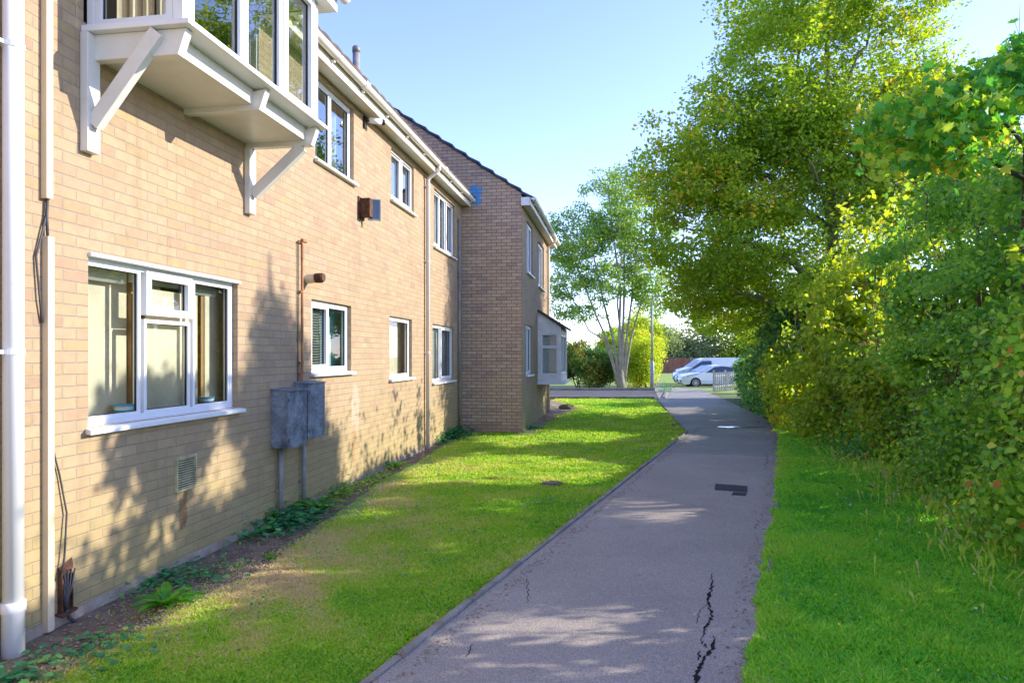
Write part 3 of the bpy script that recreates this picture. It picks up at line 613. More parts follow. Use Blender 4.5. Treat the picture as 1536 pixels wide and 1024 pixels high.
w = window(0, W1[2], [(0, 1, 0, 1, 0)], rm='room'); curtain_mb(-.22, 10.7, 12.4, 1.3, 2.35, .006, .4).build('curtain', M['curtain'], w)  # almost flat cream sheet, added behind the glass to brighten the room
w = window(0, W1[3], [(0, .42, 0, 1, 0), (.44, 1, 0, 1, 1)], rm='room_dark'); curtain_mb(-.16, 13.1, 14.9, 1.2, 2.3).build('curtain', M['net'], w)
w = window(0, W1[4], [(0, .44, 0, 1, 0), (.46, 1, 0, 1, 0)], rm='room_dark'); curtain_mb(-.22, 8.1, 8.55, 4, 4.95).build('curtain', M['net'], w); curtain_mb(-.22, 8.95, 9.15, 4, 4.95).build('curtain', M['net'], w)
w = window(0, W1[5], [(0, .48, 0, 1, 2), (.5, 1, 0, 1, 2)], rm='room_dark'); curtain_mb(-.22, 10.8, 11.1, 4.15, 4.9).build('curtain', M['net'], w)
w = window(0, W1[6], [(0, .32, 0, 1, 2), (.34, .62, 0, 1, 0), (.64, 1, 0, 1, 2)], rm='room_dark'); curtain_mb(-.2, 13.2, 14.7, 3.8, 4.88).build('curtain', M['net'], w)
window(GX, W2[0], [(0, .48, 0, 1, 0), (.5, 1, 0, 1, 1)], rm='room_dark'); window(GX, W2[1], [(0, .48, 0, 1, 1), (.5, 1, 0, 1, 0)], rm='room')
window(GX, W2[2], [(0, .48, 0, 1, 0), (.5, 1, 0, 1, 1)], rm='room_dark')

# first-floor bay over the big window
def bay(x0, ya, yb, z0, z1, dep, m):
    """frame of a box bay: glazed on three sides"""
    fr = MB(); P = .05
    return fr
BZ0, BZ1, BD = 3.87, 4.98, .70
bay_o = MB(); posts = []
# corner posts and rails
for (yy) in (BAYA, BAYB-.075):
    posts.append(MB().box(BD-.075, BD, yy, yy+.075, BZ0, BZ1)); posts.append(MB().box(0, .055, yy, yy+.055, BZ0, BZ1))
bay_o.hexa([(-.0, BAYA-.05, 3.825), (BD+.075, BAYA-.05, 3.825), (BD+.075, BAYB+.05, 3.825), (0, BAYB+.05, 3.825), (0, BAYA-.05, 3.869), (BD+.075, BAYA-.05, 3.858), (BD+.075, BAYB+.05, 3.858), (0, BAYB+.05, 3.869)])
fsp = [BAYA+.075, BAYA+.075+(BAYB-BAYA-.15)*.36, BAYA+.075+(BAYB-BAYA-.15)*.68, BAYB-.075]
bay = bay_o.build('bay_window', M['white'], B, bevel=.004)
for q in posts: q.build('corner_post', M['white'], bay, bevel=.004)
bay['label'] = 'white box bay window on two timber brackets on the first floor'
def bay_front(a, b, sash):
    mb = MB(); mb.ring(a+.001, b-.001, BZ0+.001, BZ1, .055 if not sash else .075, BD-.004+(.014 if sash else 0), BD-.07); mb.build('casement', M['white'], bay, bevel=.004)
    w_ = .055 if not sash else .075
    g = MB(); g.poly([(BD-.04, a+w_, BZ0+w_), (BD-.04, b-w_, BZ0+w_), (BD-.04, b-w_, BZ1-w_), (BD-.04, a+w_, BZ1-w_)]); g.build('glass_pane', M['glass_up'], bay)
    s = MB(); s.ring(a+w_-.003, b-w_+.003, BZ0+w_-.003, BZ1-w_+.003, .010, BD-.03, BD-.045); s.build('rubber_seal', M['seal'], bay)
bay_front(fsp[0], fsp[1], 0); bay_front(fsp[1], fsp[2], 0); bay_front(fsp[2], fsp[3], 1)
def side_ring(mb, x0, x1, z0, z1, w, yf, yb_):
    t_ = MB(); t_.ring(x0, x1, z0, z1, w, yf, yb_)
    for f in t_.f: mb.poly([(t_.v[i][1], t_.v[i][0], t_.v[i][2]) for i in f])
for (yf, yb_) in ((BAYA, BAYA+.055), (BAYB, BAYB-.055)):
    mb = MB(); side_ring(mb, .056, BD-.076, BZ0+.001, BZ1, .05, yf+(.003 if yf < yb_ else -.003), yb_); mb.build('casement', M['white'], bay, bevel=.003, merge=True)
    ym = (yf+yb_)/2; g = MB(); g.poly([(.106, ym, BZ0+.05), (BD-.126, ym, BZ0+.05), (BD-.126, ym, BZ1-.05), (.106, ym, BZ1-.05)]); g.build('glass_pane', M['glass_up'], bay)
    s = MB(); side_ring(s, .103, BD-.123, BZ0+.047, BZ1-.047, .01, yf+(.02 if yf < yb_ else -.02), yf+(.03 if yf < yb_ else -.03)); s.build('rubber_seal', M['seal'], bay)
# sill board, floor, joists
mb = MB(); mb.box(.0, BD-.10, BAYA+.01, BAYB-.01, 3.70, 3.823); mb.build('floor_panel', M['bay_white'], bay)
jy = [BAYA+.04, (BAYA+BAYB)/2+.05, BAYB-.03]
for yy in jy:
    mb = MB(); mb.hexa([(0.0, yy-.035, 3.655), (BD-.04, yy-.035, 3.655), (BD-.04, yy+.035, 3.655), (0, yy+.035, 3.655), (0, yy-.035, 3.699 if yy != jy[0] else 3.824), (BD+.02, yy-.035, 3.822 ), (BD+.02, yy+.035, 3.822), (0, yy+.035, 3.699 if yy != jy[0] else 3.824)])
    mb.build('joist', M['bay_white'], bay, bevel=.004)
for yy in (jy[0], jy[2]):
    mb = MB(); nr = yy == jy[0]; yo = yy-.045 if nr else yy; mb.box(0.002, .06, yo-.055, yo+.055, 3.04, 3.82 if nr else 3.653)
    mb.bar((.061, yo, 3.22), (BD-.17, yo, 3.80) if nr else (BD-.14, yo, 3.65), .030, .05) 
    mb.build('bracket', M['bay_white'], bay, bevel=.004)
mb = MB(); mb.box(0, BD+.12, BAYA-.14, BAYB+.16, 4.985, 5.015); mb.box(BD+.10, BD+.12, BAYA-.14, BAYB+.16, 5.016, 5.17); mb.box(0, BD+.099, BAYB+.141, BAYB+.16, 5.016, 5.17); mb.box(0, BD+.099, BAYA-.14, BAYA-.121, 5.016, 5.17)
mb.build('bay_eaves', M['white'], bay)
mb = MB(); mb.tube([(BD+.18, BAYA-.2, 5.14), (BD+.18, BAYB+.22, 5.14)], .055, 14); mb.build('gutter', M['gutter'], bay, smooth=True)
mb = MB(); mb.hexa([(-.3, BAYA-.15, 5.18), (BD+.17, BAYA-.15, 5.175), (BD+.17, BAYB+.17, 5.175), (-.3, BAYB+.17, 5.18), (-.3, BAYA-.15, 5.5), (BD+.17, BAYA-.15, 5.22), (BD+.17, BAYB+.17, 5.22), (-.3, BAYB+.17, 5.5)]); mb.build('bay_roof', M['tile_brown'], bay)
room(.0, 4.56, 6.44, 3.90, 4.98, M['room_dark'], 2.2, bay)
curtain_mb(.16, BAYA+.1, BAYA+.14, 3.95, 4.95).build('curtain', M['curtain'], bay)
mb = MB()
for k in range(8): mb.box(.18+k*.05, .205+k*.05, BAYA+.10+.01*(k % 2), BAYA+.12+.01*(k % 2), 3.92, 4.97)
mb.build('curtain', M['curtain'], bay)
# wing bay (ground floor): white box with a lean-to tiled roof
wy0, wy1 = tt(806.5, GX), tt(806.5, GX)+2.0; wd = .62
wb = MB(); wb.box(GX+.001, GX+wd, wy0, wy1, 1.02, 1.20)
for yy in (wy0, wy1-.09): wb.box(GX+wd-.09, GX+wd, yy, yy+.09, 1.201, 2.27); wb.box(GX+.001, GX+.09, yy, yy+.09, 1.201, 2.27)
wb.box(GX+.001, GX+wd, wy0, wy1, 2.271, 2.42)
for yy in (wy0, wy1-.02):
    wb.poly([(GX, yy, 2.42), (GX+wd, yy, 2.42), (GX+wd, yy, 2.44), (GX, yy, 2.86)][:: 1])
wingbay = wb.build('bay_window', M['render'], B)
wingbay['label'] = 'small white ground floor bay with a sloping tiled lid on the gable wing'
mb = MB(); mb.box(GX+.001, GX+wd+.09, wy0-.07, wy1+.05, .94, 1.019); mb.build('window_sill', M['white'], wingbay)
mb = MB(); mb.hexa([(GX, wy0-.06, 2.85), (GX+wd+.12, wy0-.06, 2.39), (GX+wd+.12, wy1+.06, 2.39), (GX, wy1+.06, 2.85), (GX, wy0-.06, 2.92), (GX+wd+.12, wy0-.06, 2.46), (GX+wd+.12, wy1+.06, 2.46), (GX, wy1+.06, 2.92)])
mb.build('bay_roof', M['tile_brown'], wingbay)
def sideframe(y, x0, x1, z0, z1):
    mb = MB(); side_ring(mb, x0, x1, z0, z1, .035, y+.02, y+.07); mb.build('casement', M['white'], wingbay)
    g = MB(); g.poly([(x0+.03, y+.05, z0+.03), (x1-.03, y+.05, z0+.03), (x1-.03, y+.05, z1-.03), (x0+.03, y+.05, z1-.03)]); g.build('glass_pane', M['glass'], wingbay)
sideframe(wy0, GX+.092, GX+wd-.092, 1.202, 1.92); sideframe(wy0, GX+.092, GX+wd-.092, 1.925, 2.27)
mb = MB(); mb.ring(wy0+.092, wy1-.092, 1.202, 2.27, .05, GX+wd-.02, GX+wd-.07); mb.box(GX+wd-.069, GX+wd-.021, (wy0+wy1)/2-.03, (wy0+wy1)/2+.03, 1.253, 2.219); mb.build('casement', M['white'], wingbay)
g = MB(); g.poly([(GX+wd-.05, wy0+.1, 1.25), (GX+wd-.05, wy1-.1, 1.25), (GX+wd-.05, wy1-.1, 2.22), (GX+wd-.05, wy0+.1, 2.22)]); g.build('glass_pane', M['glass'], wingbay)
mb = MB(); z = 2.22
while z > 1.24: mb.hexa([(GX+.11, wy0+.09, z), (GX+wd-.11, wy0+.09, z), (GX+wd-.11, wy0+.10, z+.038), (GX+.11, wy0+.10, z+.038), (GX+.11, wy0+.093, z), (GX+wd-.11, wy0+.093, z), (GX+wd-.11, wy0+.103, z+.038), (GX+.11, wy0+.103, z+.038)]); z -= .05
mb.build('slatted_blind', M['blind'], wingbay)
mb = MB(); mb.box(GX+.091, GX+wd-.091, wy1-.06, wy1-.04, 1.2, 2.27); mb.build('side_panel', M['render'], wingbay)
mb = MB(); mb.box(GX+.03, GX+.06, wy0+.1, wy1-.1, 1.2, 2.27); mb.build('curtain', M['blind'], wingbay)

# pipes on the wall
t0 = tt(20, .085)
mb = MB(); mb.tube([(.085, t0, .28), (.085, t0, 5.1)], .052, 20); p = mb.build('soil_pipe', M['pipe_white'], B, smooth=True); p['label'] = 'thick white vertical soil pipe at the left edge'
mb = MB(); mb.tube([(.085, t0, -.03), (.085, t0, .24), (.085, t0, .245), (.085, t0, .30), (.085, t0, .305)], [.056, .056, .062, .062, .054], 20)
mb.build('pipe_socket', M['pipe_white'], p, smooth=True)
for z in (3.46, 1.72):
    mb = MB(); mb.tube([(.085, t0, z-.016), (.085, t0, z+.016)], .057, 20); mb.box(0, .08, t0-.16, t0-.135, z-.014, z+.014); mb.box(.03, .085, t0-.135, t0-.05, z-.010, z+.010); mb.build('pipe_clip', M['pipe_white'], p)
t1 = tt(73, .03)
mb = MB(); mb.box(.001, .045, t1-.03, t1+.02, 2.66, 5.03); mb.build('cable_trunking', M['cream'], B, bevel=.004)
mb = MB(); mb.box(.001, .045, t1-.02, t1+.03, .005, 2.43); mb.build('cable_trunking', M['cream'], B, bevel=.004)
mb = MB(); mb.tube([(.012, t1, 2.70), (.014, t1+.004, 2.6), (.018, t1-.02, 2.5), (.014, t1-.075, 2.3), (.02, t1-.055, 2.05), (.012, t1-.03, 1.9)], .007, 6)
mb.build('loose_cable', M['cable'], B, smooth=True); mb = MB(); mb.tube([(.02, t1+.004, 2.70), (.02, t1-.004, 2.55), (.02, t1+.006, 2.38)], .009, 6)
mb.build('loose_cable', M['cable'], B, smooth=True); mb = MB(); mb.tube([(.014, t1+.04, 1.15), (.014, t1+.10, .95), (.02, t1+.15, .7), (.03, t1+.12, .42), (.03, t1+.09, .30)], .006, 6)
mb.build('loose_cable', M['cable'], B, smooth=True); mb = MB(); mb.tube([(.010, t1+.035, 1.0), (.012, t1+.06, .8), (.012, t1+.05, .5), (.02, t1+.05, .32)], .004, 6)
mb.build('loose_cable', M['cable'], B, smooth=True)
# second downpipe with a swan neck
def downpipe(xw, px, rad, m, top, bx=.06, neck=True, sq=False):
    y = tt(px, xw+bx); mb = MB()
    pts = [(xw+bx, y, 0.02), (xw+bx, y, top-.35)]
    if neck: pts += [(xw+bx, y, top-.28), (xw+bx+.04, y, top-.23), (xw+.22, y, top-.14), (xw+.266, y, top-.10), (xw+.268, y, top-.04)]
    mb.tube(pts, rad, 14); p = mb.build('downpipe', m, B, smooth=True)
    for z in (.05+1.7, 3.4, top-.4):
        c = MB(); c.tube([(xw+bx, y, z-.022), (xw+bx, y, z+.022)], rad+.007, 14); c.box(xw, xw+bx-.02, y-.055, y+.055, z-.012, z+.012); c.build('pipe_clip', m, p)
    return p
downpipe(0, 642, .036, M['pipe_pale'], 5.16)['label'] = 'white downpipe with a bent neck under the gutter'
downpipe(0, 689, .022, M['grey_pvc'], 5.04, .04, False)['label'] = 'thin grey pipe beside the inner corner'
downpipe(GX, 822.5, .036, M['pipe_pale'], 5.16)['label'] = 'white downpipe at the far end of the wing'
# rusted cable box low on the wall
t2 = tt(86); t3 = tt(104)
mb = MB(); mb.box(.002, .008, t2, t3, .27, .55); mb.box(.008, .035, t2, t2+.006, .28, .54); mb.box(.008, .03, t3-.006, t3, .27, .50)
mb.hexa([(.002, t2-.02, .255), (.05, t2-.01, .245), (.055, t3+.01, .262), (.002, t3+.01, .268), (.002, t2-.02, .268), (.05, t2-.01, .257), (.055, t3+.01, .274), (.002, t3+.01, .280)])
mb.hexa([(.002, t2, .54), (.03, t2, .50), (.03, t3, .53), (.002, t3+.02, .58), (.002, t2, .552), (.03, t2, .512), (.03, t3, .542), (.002, t3+.02, .592)])
cb = mb.build('junction_box', M['rust']); cb.parent = None; cb.matrix_world = B.matrix_world
def attach_world(o): o.location = B.location; o.rotation_euler = B.rotation_euler
attach_world(cb); cb.location.z = -.19; tag(cb, 'small broken rusty cable box low on the brick wall beside the cream trunking', 'cable box')
mb = MB(); ym = (t2+t3)/2
for k in range(5): mb.tube([(.015+.008*k, ym-.04+.02*k, .53), (.03, ym-.03+.015*k, .44-.01*k), (.02+.006*k, ym-.02, .34), (.03, ym-.01, .26)], .006, 6)
mb.tube([(.03, ym-.01, .28), (.04, ym+.01, .22), (.06, ym+.05, .17)], .011, 8)
o = mb.build('cable', M['cable'], cb, smooth=True)
# air vent
va, vb = tt(262), tt(292)
mb = MB(); mb.ring(va, vb, .61, .885, .014, .022, .001); mb.box(.001, .006, va+.012, vb-.012, .62, .875); z = .63
while z < .865: mb.hexa([(.006, va+.014, z+.006), (.02, va+.014, z), (.02, vb-.014, z), (.006, vb-.014, z+.006), (.006, va+.014, z+.009), (.02, va+.014, z+.0035), (.02, vb-.014, z+.0035), (.006, vb-.014, z+.009)]); z += .019
av = mb.build('air_vent', M['vent'], B)
mb = MB(); mb.box(.0065, .0075, va+.015, vb-.015, .625, .87); mb.build('vent_gap_shade', M['seal'], av)  # dark backing sheet, paints the shade in the gaps between the slats
# gas riser, flue
t4 = tt(452, .03)
mb = MB(); mb.tube([(.0, t4, 2.94), (.035, t4, 2.955), (.04, t4, 2.92), (.04, t4, 1.3)], .014, 10); mb.tube([(.04, t4-.01, 2.965), (.04, t4+.09, 2.965)], .02, 8); mb.tube([(.035, t4-.05, 2.94), (.0, t4-.05, 2.94)], .012, 8)
for z in (2.4, 1.62, 1.5): mb.box(.0, .045, t4-.03, t4+.03, z-.012, z+.012)
gp = mb.build('gas_pipe', M['copper'], B, smooth=False)
mb = MB(); mb.tube([(.014, t4-.05, 2.93), (.014, t4-.05, 1.36)], .006, 6); mb.build('loose_cable', M['cable'], B)
t5 = tt(463, .03)
mb = MB(); mb.tube([(0, t5, 2.56), (.11, t5, 2.57)], .052, 16); mb.cur = 1
mb.tube([(.112, t5, 2.57), (.21, t5, 2.575)], [.05, .047], 16); mb.tube([(.16, t5, 2.575), (.17, t5+.07, 2.60)], .034, 12)
for k in range(4): mb.tube([(.12+.022*k, t5, 2.571), (.128+.022*k, t5, 2.571)], .056, 16)
mb.build('boiler_flue', [M['cream'], M['rust']], B, smooth=False)
mb = MB(); mb.tube([(-.45, 10.4, 5.5), (-.45, 10.4, 6.28)], .055, 14); mb.tube([(-.45, 10.4, 6.281), (-.45, 10.4, 6.36), (-.45, 10.4, 6.38)], [.06, .06, .04], 14); mb.build('roof_flue', M['grey_pvc'], B, smooth=True)

# things fixed to the wall that can be lifted away
def fixed(o, label, cat, group=None): attach_world(o); tag(o, label, cat, group); return o
def meter_box(ya, yb, z0, z1, dp, label):
    mb = MB(); mb.box(.001, dp-.02, ya+.006, yb-.006, z0, z1)
    o = mb.build('meter_box', M['meter'], None, bevel=.006); fixed(o, label, 'meter box', 'meter boxes')
    mb = MB(); mb.box(dp-.019, dp, ya, yb, z0-.008, z1-.012); dr = mb.build('door', M['meter'], o, bevel=.005)
    mb = MB(); mb.hexa([(.0, ya-.006, z1+.002), (dp+.012, ya-.006, z1-.010), (dp+.012, yb+.006, z1-.010), (0, yb+.006, z1+.002), (.0, ya-.006, z1+.018), (dp+.012, ya-.006, z1+.002), (dp+.012, yb+.006, z1+.002), (0, yb+.006, z1+.018)])
    mb.build('lid', M['meter'], o)
    mb = MB(); mb.box(dp+.0005, dp+.006, ya+.012, ya+.022, z0+.06, z0+.10); mb.box(dp+.0005, dp+.006, ya+.012, ya+.022, z1-.12, z1-.08); mb.build('hinge', M['black'], o)
    return o
ya, yb = tt(405.5), tt(452, .2); yc = tt(454); yd = tt(490, .16)
meter_box(ya, ya+.42, .76, 1.345, .19, 'weathered grey meter box left of the rusty pipe')
meter_box(ya+.50, ya+.92, .80, 1.40, .17, 'weathered grey meter box right of the rusty pipe')
for yy, zt in ((ya+.12, .755), (ya+.64, .79)):
    mb = MB(); mb.tube([(.05, yy, -.02), (.05, yy, zt)], .024, 10); mb.box(.0, .03, yy-.03, yy+.03, .3, .32); mb.build('conduit_pipe', M['grey_pvc'], B, smooth=True)
# bullet camera under the eaves
yy = tt(545); mb = MB(); zc = 4.955
mb.box(.0, .03, yy-.02, yy+.05, zc-.12, zc+.04); mb.tube([(.03, yy+.01, zc-.03), (.10, yy+.04, zc-.01)], .012, 8)
o = mb.build('security_camera', M['black'], None); fixed(o, 'white bullet security camera on the brick wall just under the eaves', 'camera')
mb = MB(); mb.tube([(.06, yy+.04, zc), (.20, yy+.16, zc+.005)], .042, 14); mb.box(.14, .16, yy+.08, yy+.12, zc+.04, zc+.05); mb.build('camera_body', M['white'], o, smooth=True)
mb = MB(); mb.tube([(.201, yy+.161, zc+.005), (.235, yy+.19, zc+.006)], .040, 14); mb.build('lens_hood', M['black'], o, smooth=True)
# floodlight box
yy = tt(537); zc = 3.70
mb = MB(); mb.box(.001, .16, yy+.02, yy+.14, zc-.12, zc+.13); mb.box(.0, .02, yy-.02, yy+.2, zc-.15, zc+.15); o = mb.build('floodlight', M['rust'], None, bevel=.006); fixed(o, 'rusty square floodlight with a grey glass front on the brick wall between the storeys', 'floodlight')
mb = MB(); mb.bar((.10, yy+.16, zc), (.22, yy+.22, zc), .012, .13); mb.build('glass_front', M['car_glass'], o)
mb = MB()
c0 = Vector((.10, yy+.16, 0)); c1 = Vector((.22, yy+.22, 0)); nn = Vector((.12, -.19, 0)).normalized()*.014
for za, zb in ((zc-.145, zc-.13), (zc+.13, zc+.145)): mb.bar((c0.x, c0.y, (za+zb)/2), (c1.x, c1.y, (za+zb)/2), .02, .0075)
mb.bar((c0.x-.008, c0.y-.005, zc-.145), (c0.x-.008, c0.y-.005, zc+.145), .02, .008, up=(.85, .53, 0)); mb.bar((c1.x+.008, c1.y+.005, zc-.145), (c1.x+.008, c1.y+.005, zc+.145), .02, .008, up=(.85, .53, 0))
mb.build('frame', M['galv'], o)
# tubs standing inside the big window
def tub(y, label, sc=1):
    mb = MB(); mb.tube([(-.16, y, 1.262), (-.16, y, 1.262+.055*sc)], [.052*sc, .062*sc], 20); o = mb.build('plastic_tub', M['tub'], None, smooth=True); fixed(o, label, 'tub', 'tubs on the window sill')
    mb = MB(); mb.tube([(-.16, y, 1.2625+.055*sc), (-.16, y, 1.274+.055*sc)], .066*sc, 20); mb.build('lid', M['blue_label'], o)
    mb = MB(); mb.tube([(-.16, y, 1.275), (-.16, y, 1.295)], [.0565*sc, .0605*sc], 20, cap=False); mb.build('label_band', M['blue_label'], o)
tub(tt(186, -.16), 'white tub with a blue lid standing behind the leftmost pane', 1.15); tub(tt(310, -.16), 'white tub with a blue lid standing behind the right pane', 1.0)
mb = MB(); mb.box(-.26, -.123, 4.55, 6.45, 1.225, 1.26); mb.build('inner_sill', M['white'], B)

# ---------------------------------------------------------------- path details
def gpt(px, py):
    y = CH*F/(py-HY); return ((px-CX)/F*y, y)
def flat_poly(name, pix, m, z=.004, world=None):
    mb = MB(); pts = world or [gpt(*p) for p in pix]
    mb.poly([(x, y, z+float(gh(y))) for x, y in pts][::-1]); return mb.build(name, m)
def cover(name, pix, label, cat, slots):
    pts = [gpt(*p) for p in pix]; cx = sum(p[0] for p in pts)/4; cy = sum(p[1] for p in pts)/4
    mb = MB(); mb.hexa([(*p, -.02) for p in pts]+[(*p, .006) for p in pts]); o = mb.build(name, M['iron']); tag(o, label, cat)
    mb = MB()
    for k in range(slots):
        a = (k+.5)/slots; p = [pts[0][i]*(1-a)+pts[1][i]*a for i in (0, 1)]; q = [pts[3][i]*(1-a)+pts[2][i]*a for i in (0, 1)]
        p2 = [p[i]*.85+q[i]*.15 for i in (0, 1)]; q2 = [p[i]*.15+q[i]*.85 for i in (0, 1)]
        mb.bar((*p2, .009), (*q2, .009), .006, .002)
    mb.build('rib', M['iron'], o); return o
cover('inspection_cover', [(1072, 734.5), (1121, 738), (1121, 729), (1073, 725.5)], 'dark rectangular inspection cover set in the footpath', 'cover', 9)
cover('stopcock_cover', [(1097, 742), (1119, 743.5), (1120, 739), (1100, 738)], 'small rusty cover in front of the larger cover in the footpath', 'cover', 4)
x, y = gpt(829, 725)
mb = MB(); mb.tube([(x, y, -.02), (x, y, .012)], .15, 20); mb.tube([(x, y, .013), (x, y, .02)], .11, 20); tag(mb.build('drain_cover', M['stone']), 'round grey drain cover sunk in the middle of the lawn', 'cover')
def crack(pix, w, seed):
    rs = random.Random(seed); pts = []
    for (a, b) in zip(pix[:-1], pix[1:]):
        n = 9
        for i in range(n): pts.append((a[0]+(b[0]-a[0])*i/n+rs.uniform(-1, 1)*2.6, a[1]+(b[1]-a[1])*i/n+rs.uniform(-1, 1)*1.5))
    pts.append(pix[-1]); g = [gpt(*p) for p in pts]; mb = MB(); n = len(g); L = []; Rr = []
    for i, (x, y) in enumerate(g):
        k = min(1, 4*min(i, n-1-i)/n)*w*rs.uniform(.3, 1.25)+.0012
        L.append((x-k, y)); Rr.append((x+k*rs.uniform(.6, 1.2), y))
    for i in range(n-1): mb.poly([(*L[i+1], .0022), (*Rr[i+1], .0022), (*Rr[i], .0022), (*L[i], .0022)][::-1])
    return mb
cr = crack([(1067, 858), (1068, 880), (1062, 905), (1068, 925), (1058, 942), (1052, 958)], .012, 1)
for extra in (crack([(1072, 952), (1068, 975), (1052, 992), (1044, 1012), (1046, 1040)], .016, 2), crack([(1050, 975), (1046, 990)], .006, 3), crack([(791, 868), (792, 885), (790, 905)], .0025, 4), crack([(1147, 676), (1152, 690), (1146, 705)], .004, 5), crack([(710, 965), (700, 985)], .0025, 6), 
              crack([(1062, 905), (1050, 915), (1046, 935)], .002, 9), crack([(1052, 958), (1056, 965), (1060, 972)], .004, 12)):
    b0 = len(cr.v); cr.v += extra.v; cr.f += [tuple(i+b0 for i in f) for f in extra.f]; cr.uv += extra.uv; cr.mi += extra.mi
cr.build('path_crack', M['crack'])['kind'] = 'structure'
px_, py_ = gpt(1104, 640.5)
pp = [(px_+(.46+.14*math.sin(3*a+1)+.05*math.sin(7*a))*math.cos(a)+(.12 if math.cos(a) > 0 else 0), py_+(.13+.04*math.sin(4*a)+.04*math.sin(9*a))*math.sin(a)) for a in np.linspace(0, 2*math.pi, 40, endpoint=False)]
mb = MB(); mb.poly([(a, b, .0045) for a, b in pp]); mb.build('puddle', M['water'])['kind'] = 'structure'
# stone by the wing
def stone(name, x, y, r, label, seed):
    bm = bmesh.new(); bmesh.ops.create_icosphere(bm, subdivisions=3, radius=1)
    for v in bm.verts:
        k = 1+.25*float(fbm(v.co.x, v.co.y, v.co.z, 2.5, seed)); v.co = Vector((v.co.x*r*1.5*k, v.co.y*r*k, max(-.3, v.co.z)*r*.75*k))
    me = bpy.data.meshes.new(name); bm.to_mesh(me); bm.free(); me.materials.append(M['stone']); o = link(name, me, None, True); o.location = (x, y, .02); tag(o, label, 'stone'); return o
x, y = gpt(850, 613); stone('rock', x, y, .16, 'rough brown stone lying on the bare soil beside the wing', 3)

# ---------------------------------------------------------------- grass
def grass(name, n, zlo, zhi, xl, xr, m, hgt, pw, seed, dry=None, keep=None, wid=.0042):
    u = rng.uniform(0, 1, n); a, b = zlo**(-pw), zhi**(-pw); Y = (a+(b-a)*u)**(-1/pw)
    X = xl(Y)+(xr(Y)-xl(Y))*rng.uniform(0, 1, n)
    if keep is not None: k = keep(X, Y); X, Y = X[k], Y[k]; n = len(X)
    patch = fbm(X, Y, 0, 1.7, seed); p2 = fbm(X, Y, 0, 7.5, seed+1)
    h = hgt*(.55+.6*rng.uniform(0, 1, n)**1.5+.5*p2)*(1+.3*patch)*(1+np.clip((Y-6)/40, 0, .4))
    r = .36+.26*patch+.16*p2+rng.normal(0, .19, n)
    if dry is not None: dd = dry(X, Y); r = r+dd; h = h*(1-.45*np.clip(dd*1.6, 0, 1))
    wd = wid*(1+Y/4.2)*rng.uniform(.7, 1.3, n); an = rng.uniform(0, 6.283, n)
    lean = rng.normal(0, .55, (n, 2))*h[:, None]
    Z0 = gh(Y)-.014; b0 = np.stack([X-np.cos(an)*wd, Y-np.sin(an)*wd, Z0], 1); b1 = np.stack([X+np.cos(an)*wd, Y+np.sin(an)*wd, Z0], 1)
    m0 = np.stack([X+lean[:, 0]*.4-np.cos(an)*wd*.7, Y+lean[:, 1]*.4-np.sin(an)*wd*.7, Z0+h*.6], 1); m1 = np.stack([X+lean[:, 0]*.4+np.cos(an)*wd*.7, Y+lean[:, 1]*.4+np.sin(an)*wd*.7, Z0+h*.6], 1)
    tp = np.stack([X+lean[:, 0], Y+lean[:, 1], Z0+h], 1)
    V = np.stack([b0, b1, m0, m1, tp], 1).reshape(-1, 3); Fc = (np.array([(0, 1, 3), (0, 3, 2), (2, 3, 4)])[None]+np.arange(n)[:, None, None]*5).reshape(-1, 3)
    o = mesh_np(name, V, Fc, 3, m, np.repeat(np.clip(r, 0, 1), 5)); o['kind'] = 'stuff'; return o
def soil_edge(Y): return np.interp(Y, [-3, 3.5, 5.5, 7, 9, 12, 15.1, 15.2, 17.5, 22, 26], [-3.35, -2.42, -2.02, -1.85, -1.65, -1.3, -.92, .42, .95, 2.1, 1.6])
def keepL(X, Y):
    e = soil_edge(Y)+.26*fbm(X, Y, 0, 3.3, 5)
    k = (X > e+rng.uniform(-.12, .12, len(X))) | (rng.uniform(0, 1, len(X)) < .012)
    rk = np.where(Y < 15.2, -2.15+.4*Y, 3.93+(Y-15.2)*.1565)      # worn soil along the kerb
    worn = (rk-X) < .05+.16*np.clip(fbm(X, Y, 0, 2.4, 9)+.1, 0, 1)*np.where(Y > 15, 2.5, 1)
    return k & ~(worn & (rng.uniform(0, 1, len(X)) < .85)) & (np.abs(X-(-2.15+.4*Y)) > .03)
def dryL(X, Y):
    d1 = np.exp(-(((X-(-1.75+.12*(Y-4.9)))/1.0)**2+((Y-4.7)/2.3)**2)); d2 = np.exp(-((X-soil_edge(Y))/.5)**2)*.6
    return .06+.66*d1*(.55+.75*fbm(X, Y, 0, 4, 21))+.28*d2+.16*np.exp(-(((Y-9)/4)**2))*(.5+.5*fbm(X, Y, 0, 1.2, 31))
grass('grass', 330000, 2.9, 26.8, lambda Y: wall_x(Y)+.1, lambda Y: np.interp(Y, [-4, 15.2, 26.8], [-3.79, 3.88, 5.6]), M['blade'], .034, .9, 41, dryL, keepL)
def hedge_x(Y): return np.interp(Y, [0, 4, 5.5, 6.8, 8.2, 10.1, 12.7, 15.5, 18.3, 24.2, 30], [3.4, 3.9, 4.22, 4.68, 5.1, 5.6, 6.0, 6.25, 7.1, 8.35, 9.7])
grass('grass', 300000, 2.9, 15.8, lambda Y: path_r(Y)-.03+.05*fbm(Y, 0*Y, 0, 6, 2), lambda Y: hedge_x(Y)+.25, M['blade_lush'], .058, .75, 61,
      lambda X, Y: .22*np.exp(-((X-path_r(Y))/.22)**2)+.35*np.clip((X-hedge_x(Y)+.9)/.9, 0, 1)*(.4+.6*fbm(X, Y, 0, 3, 8)), None, .0046)
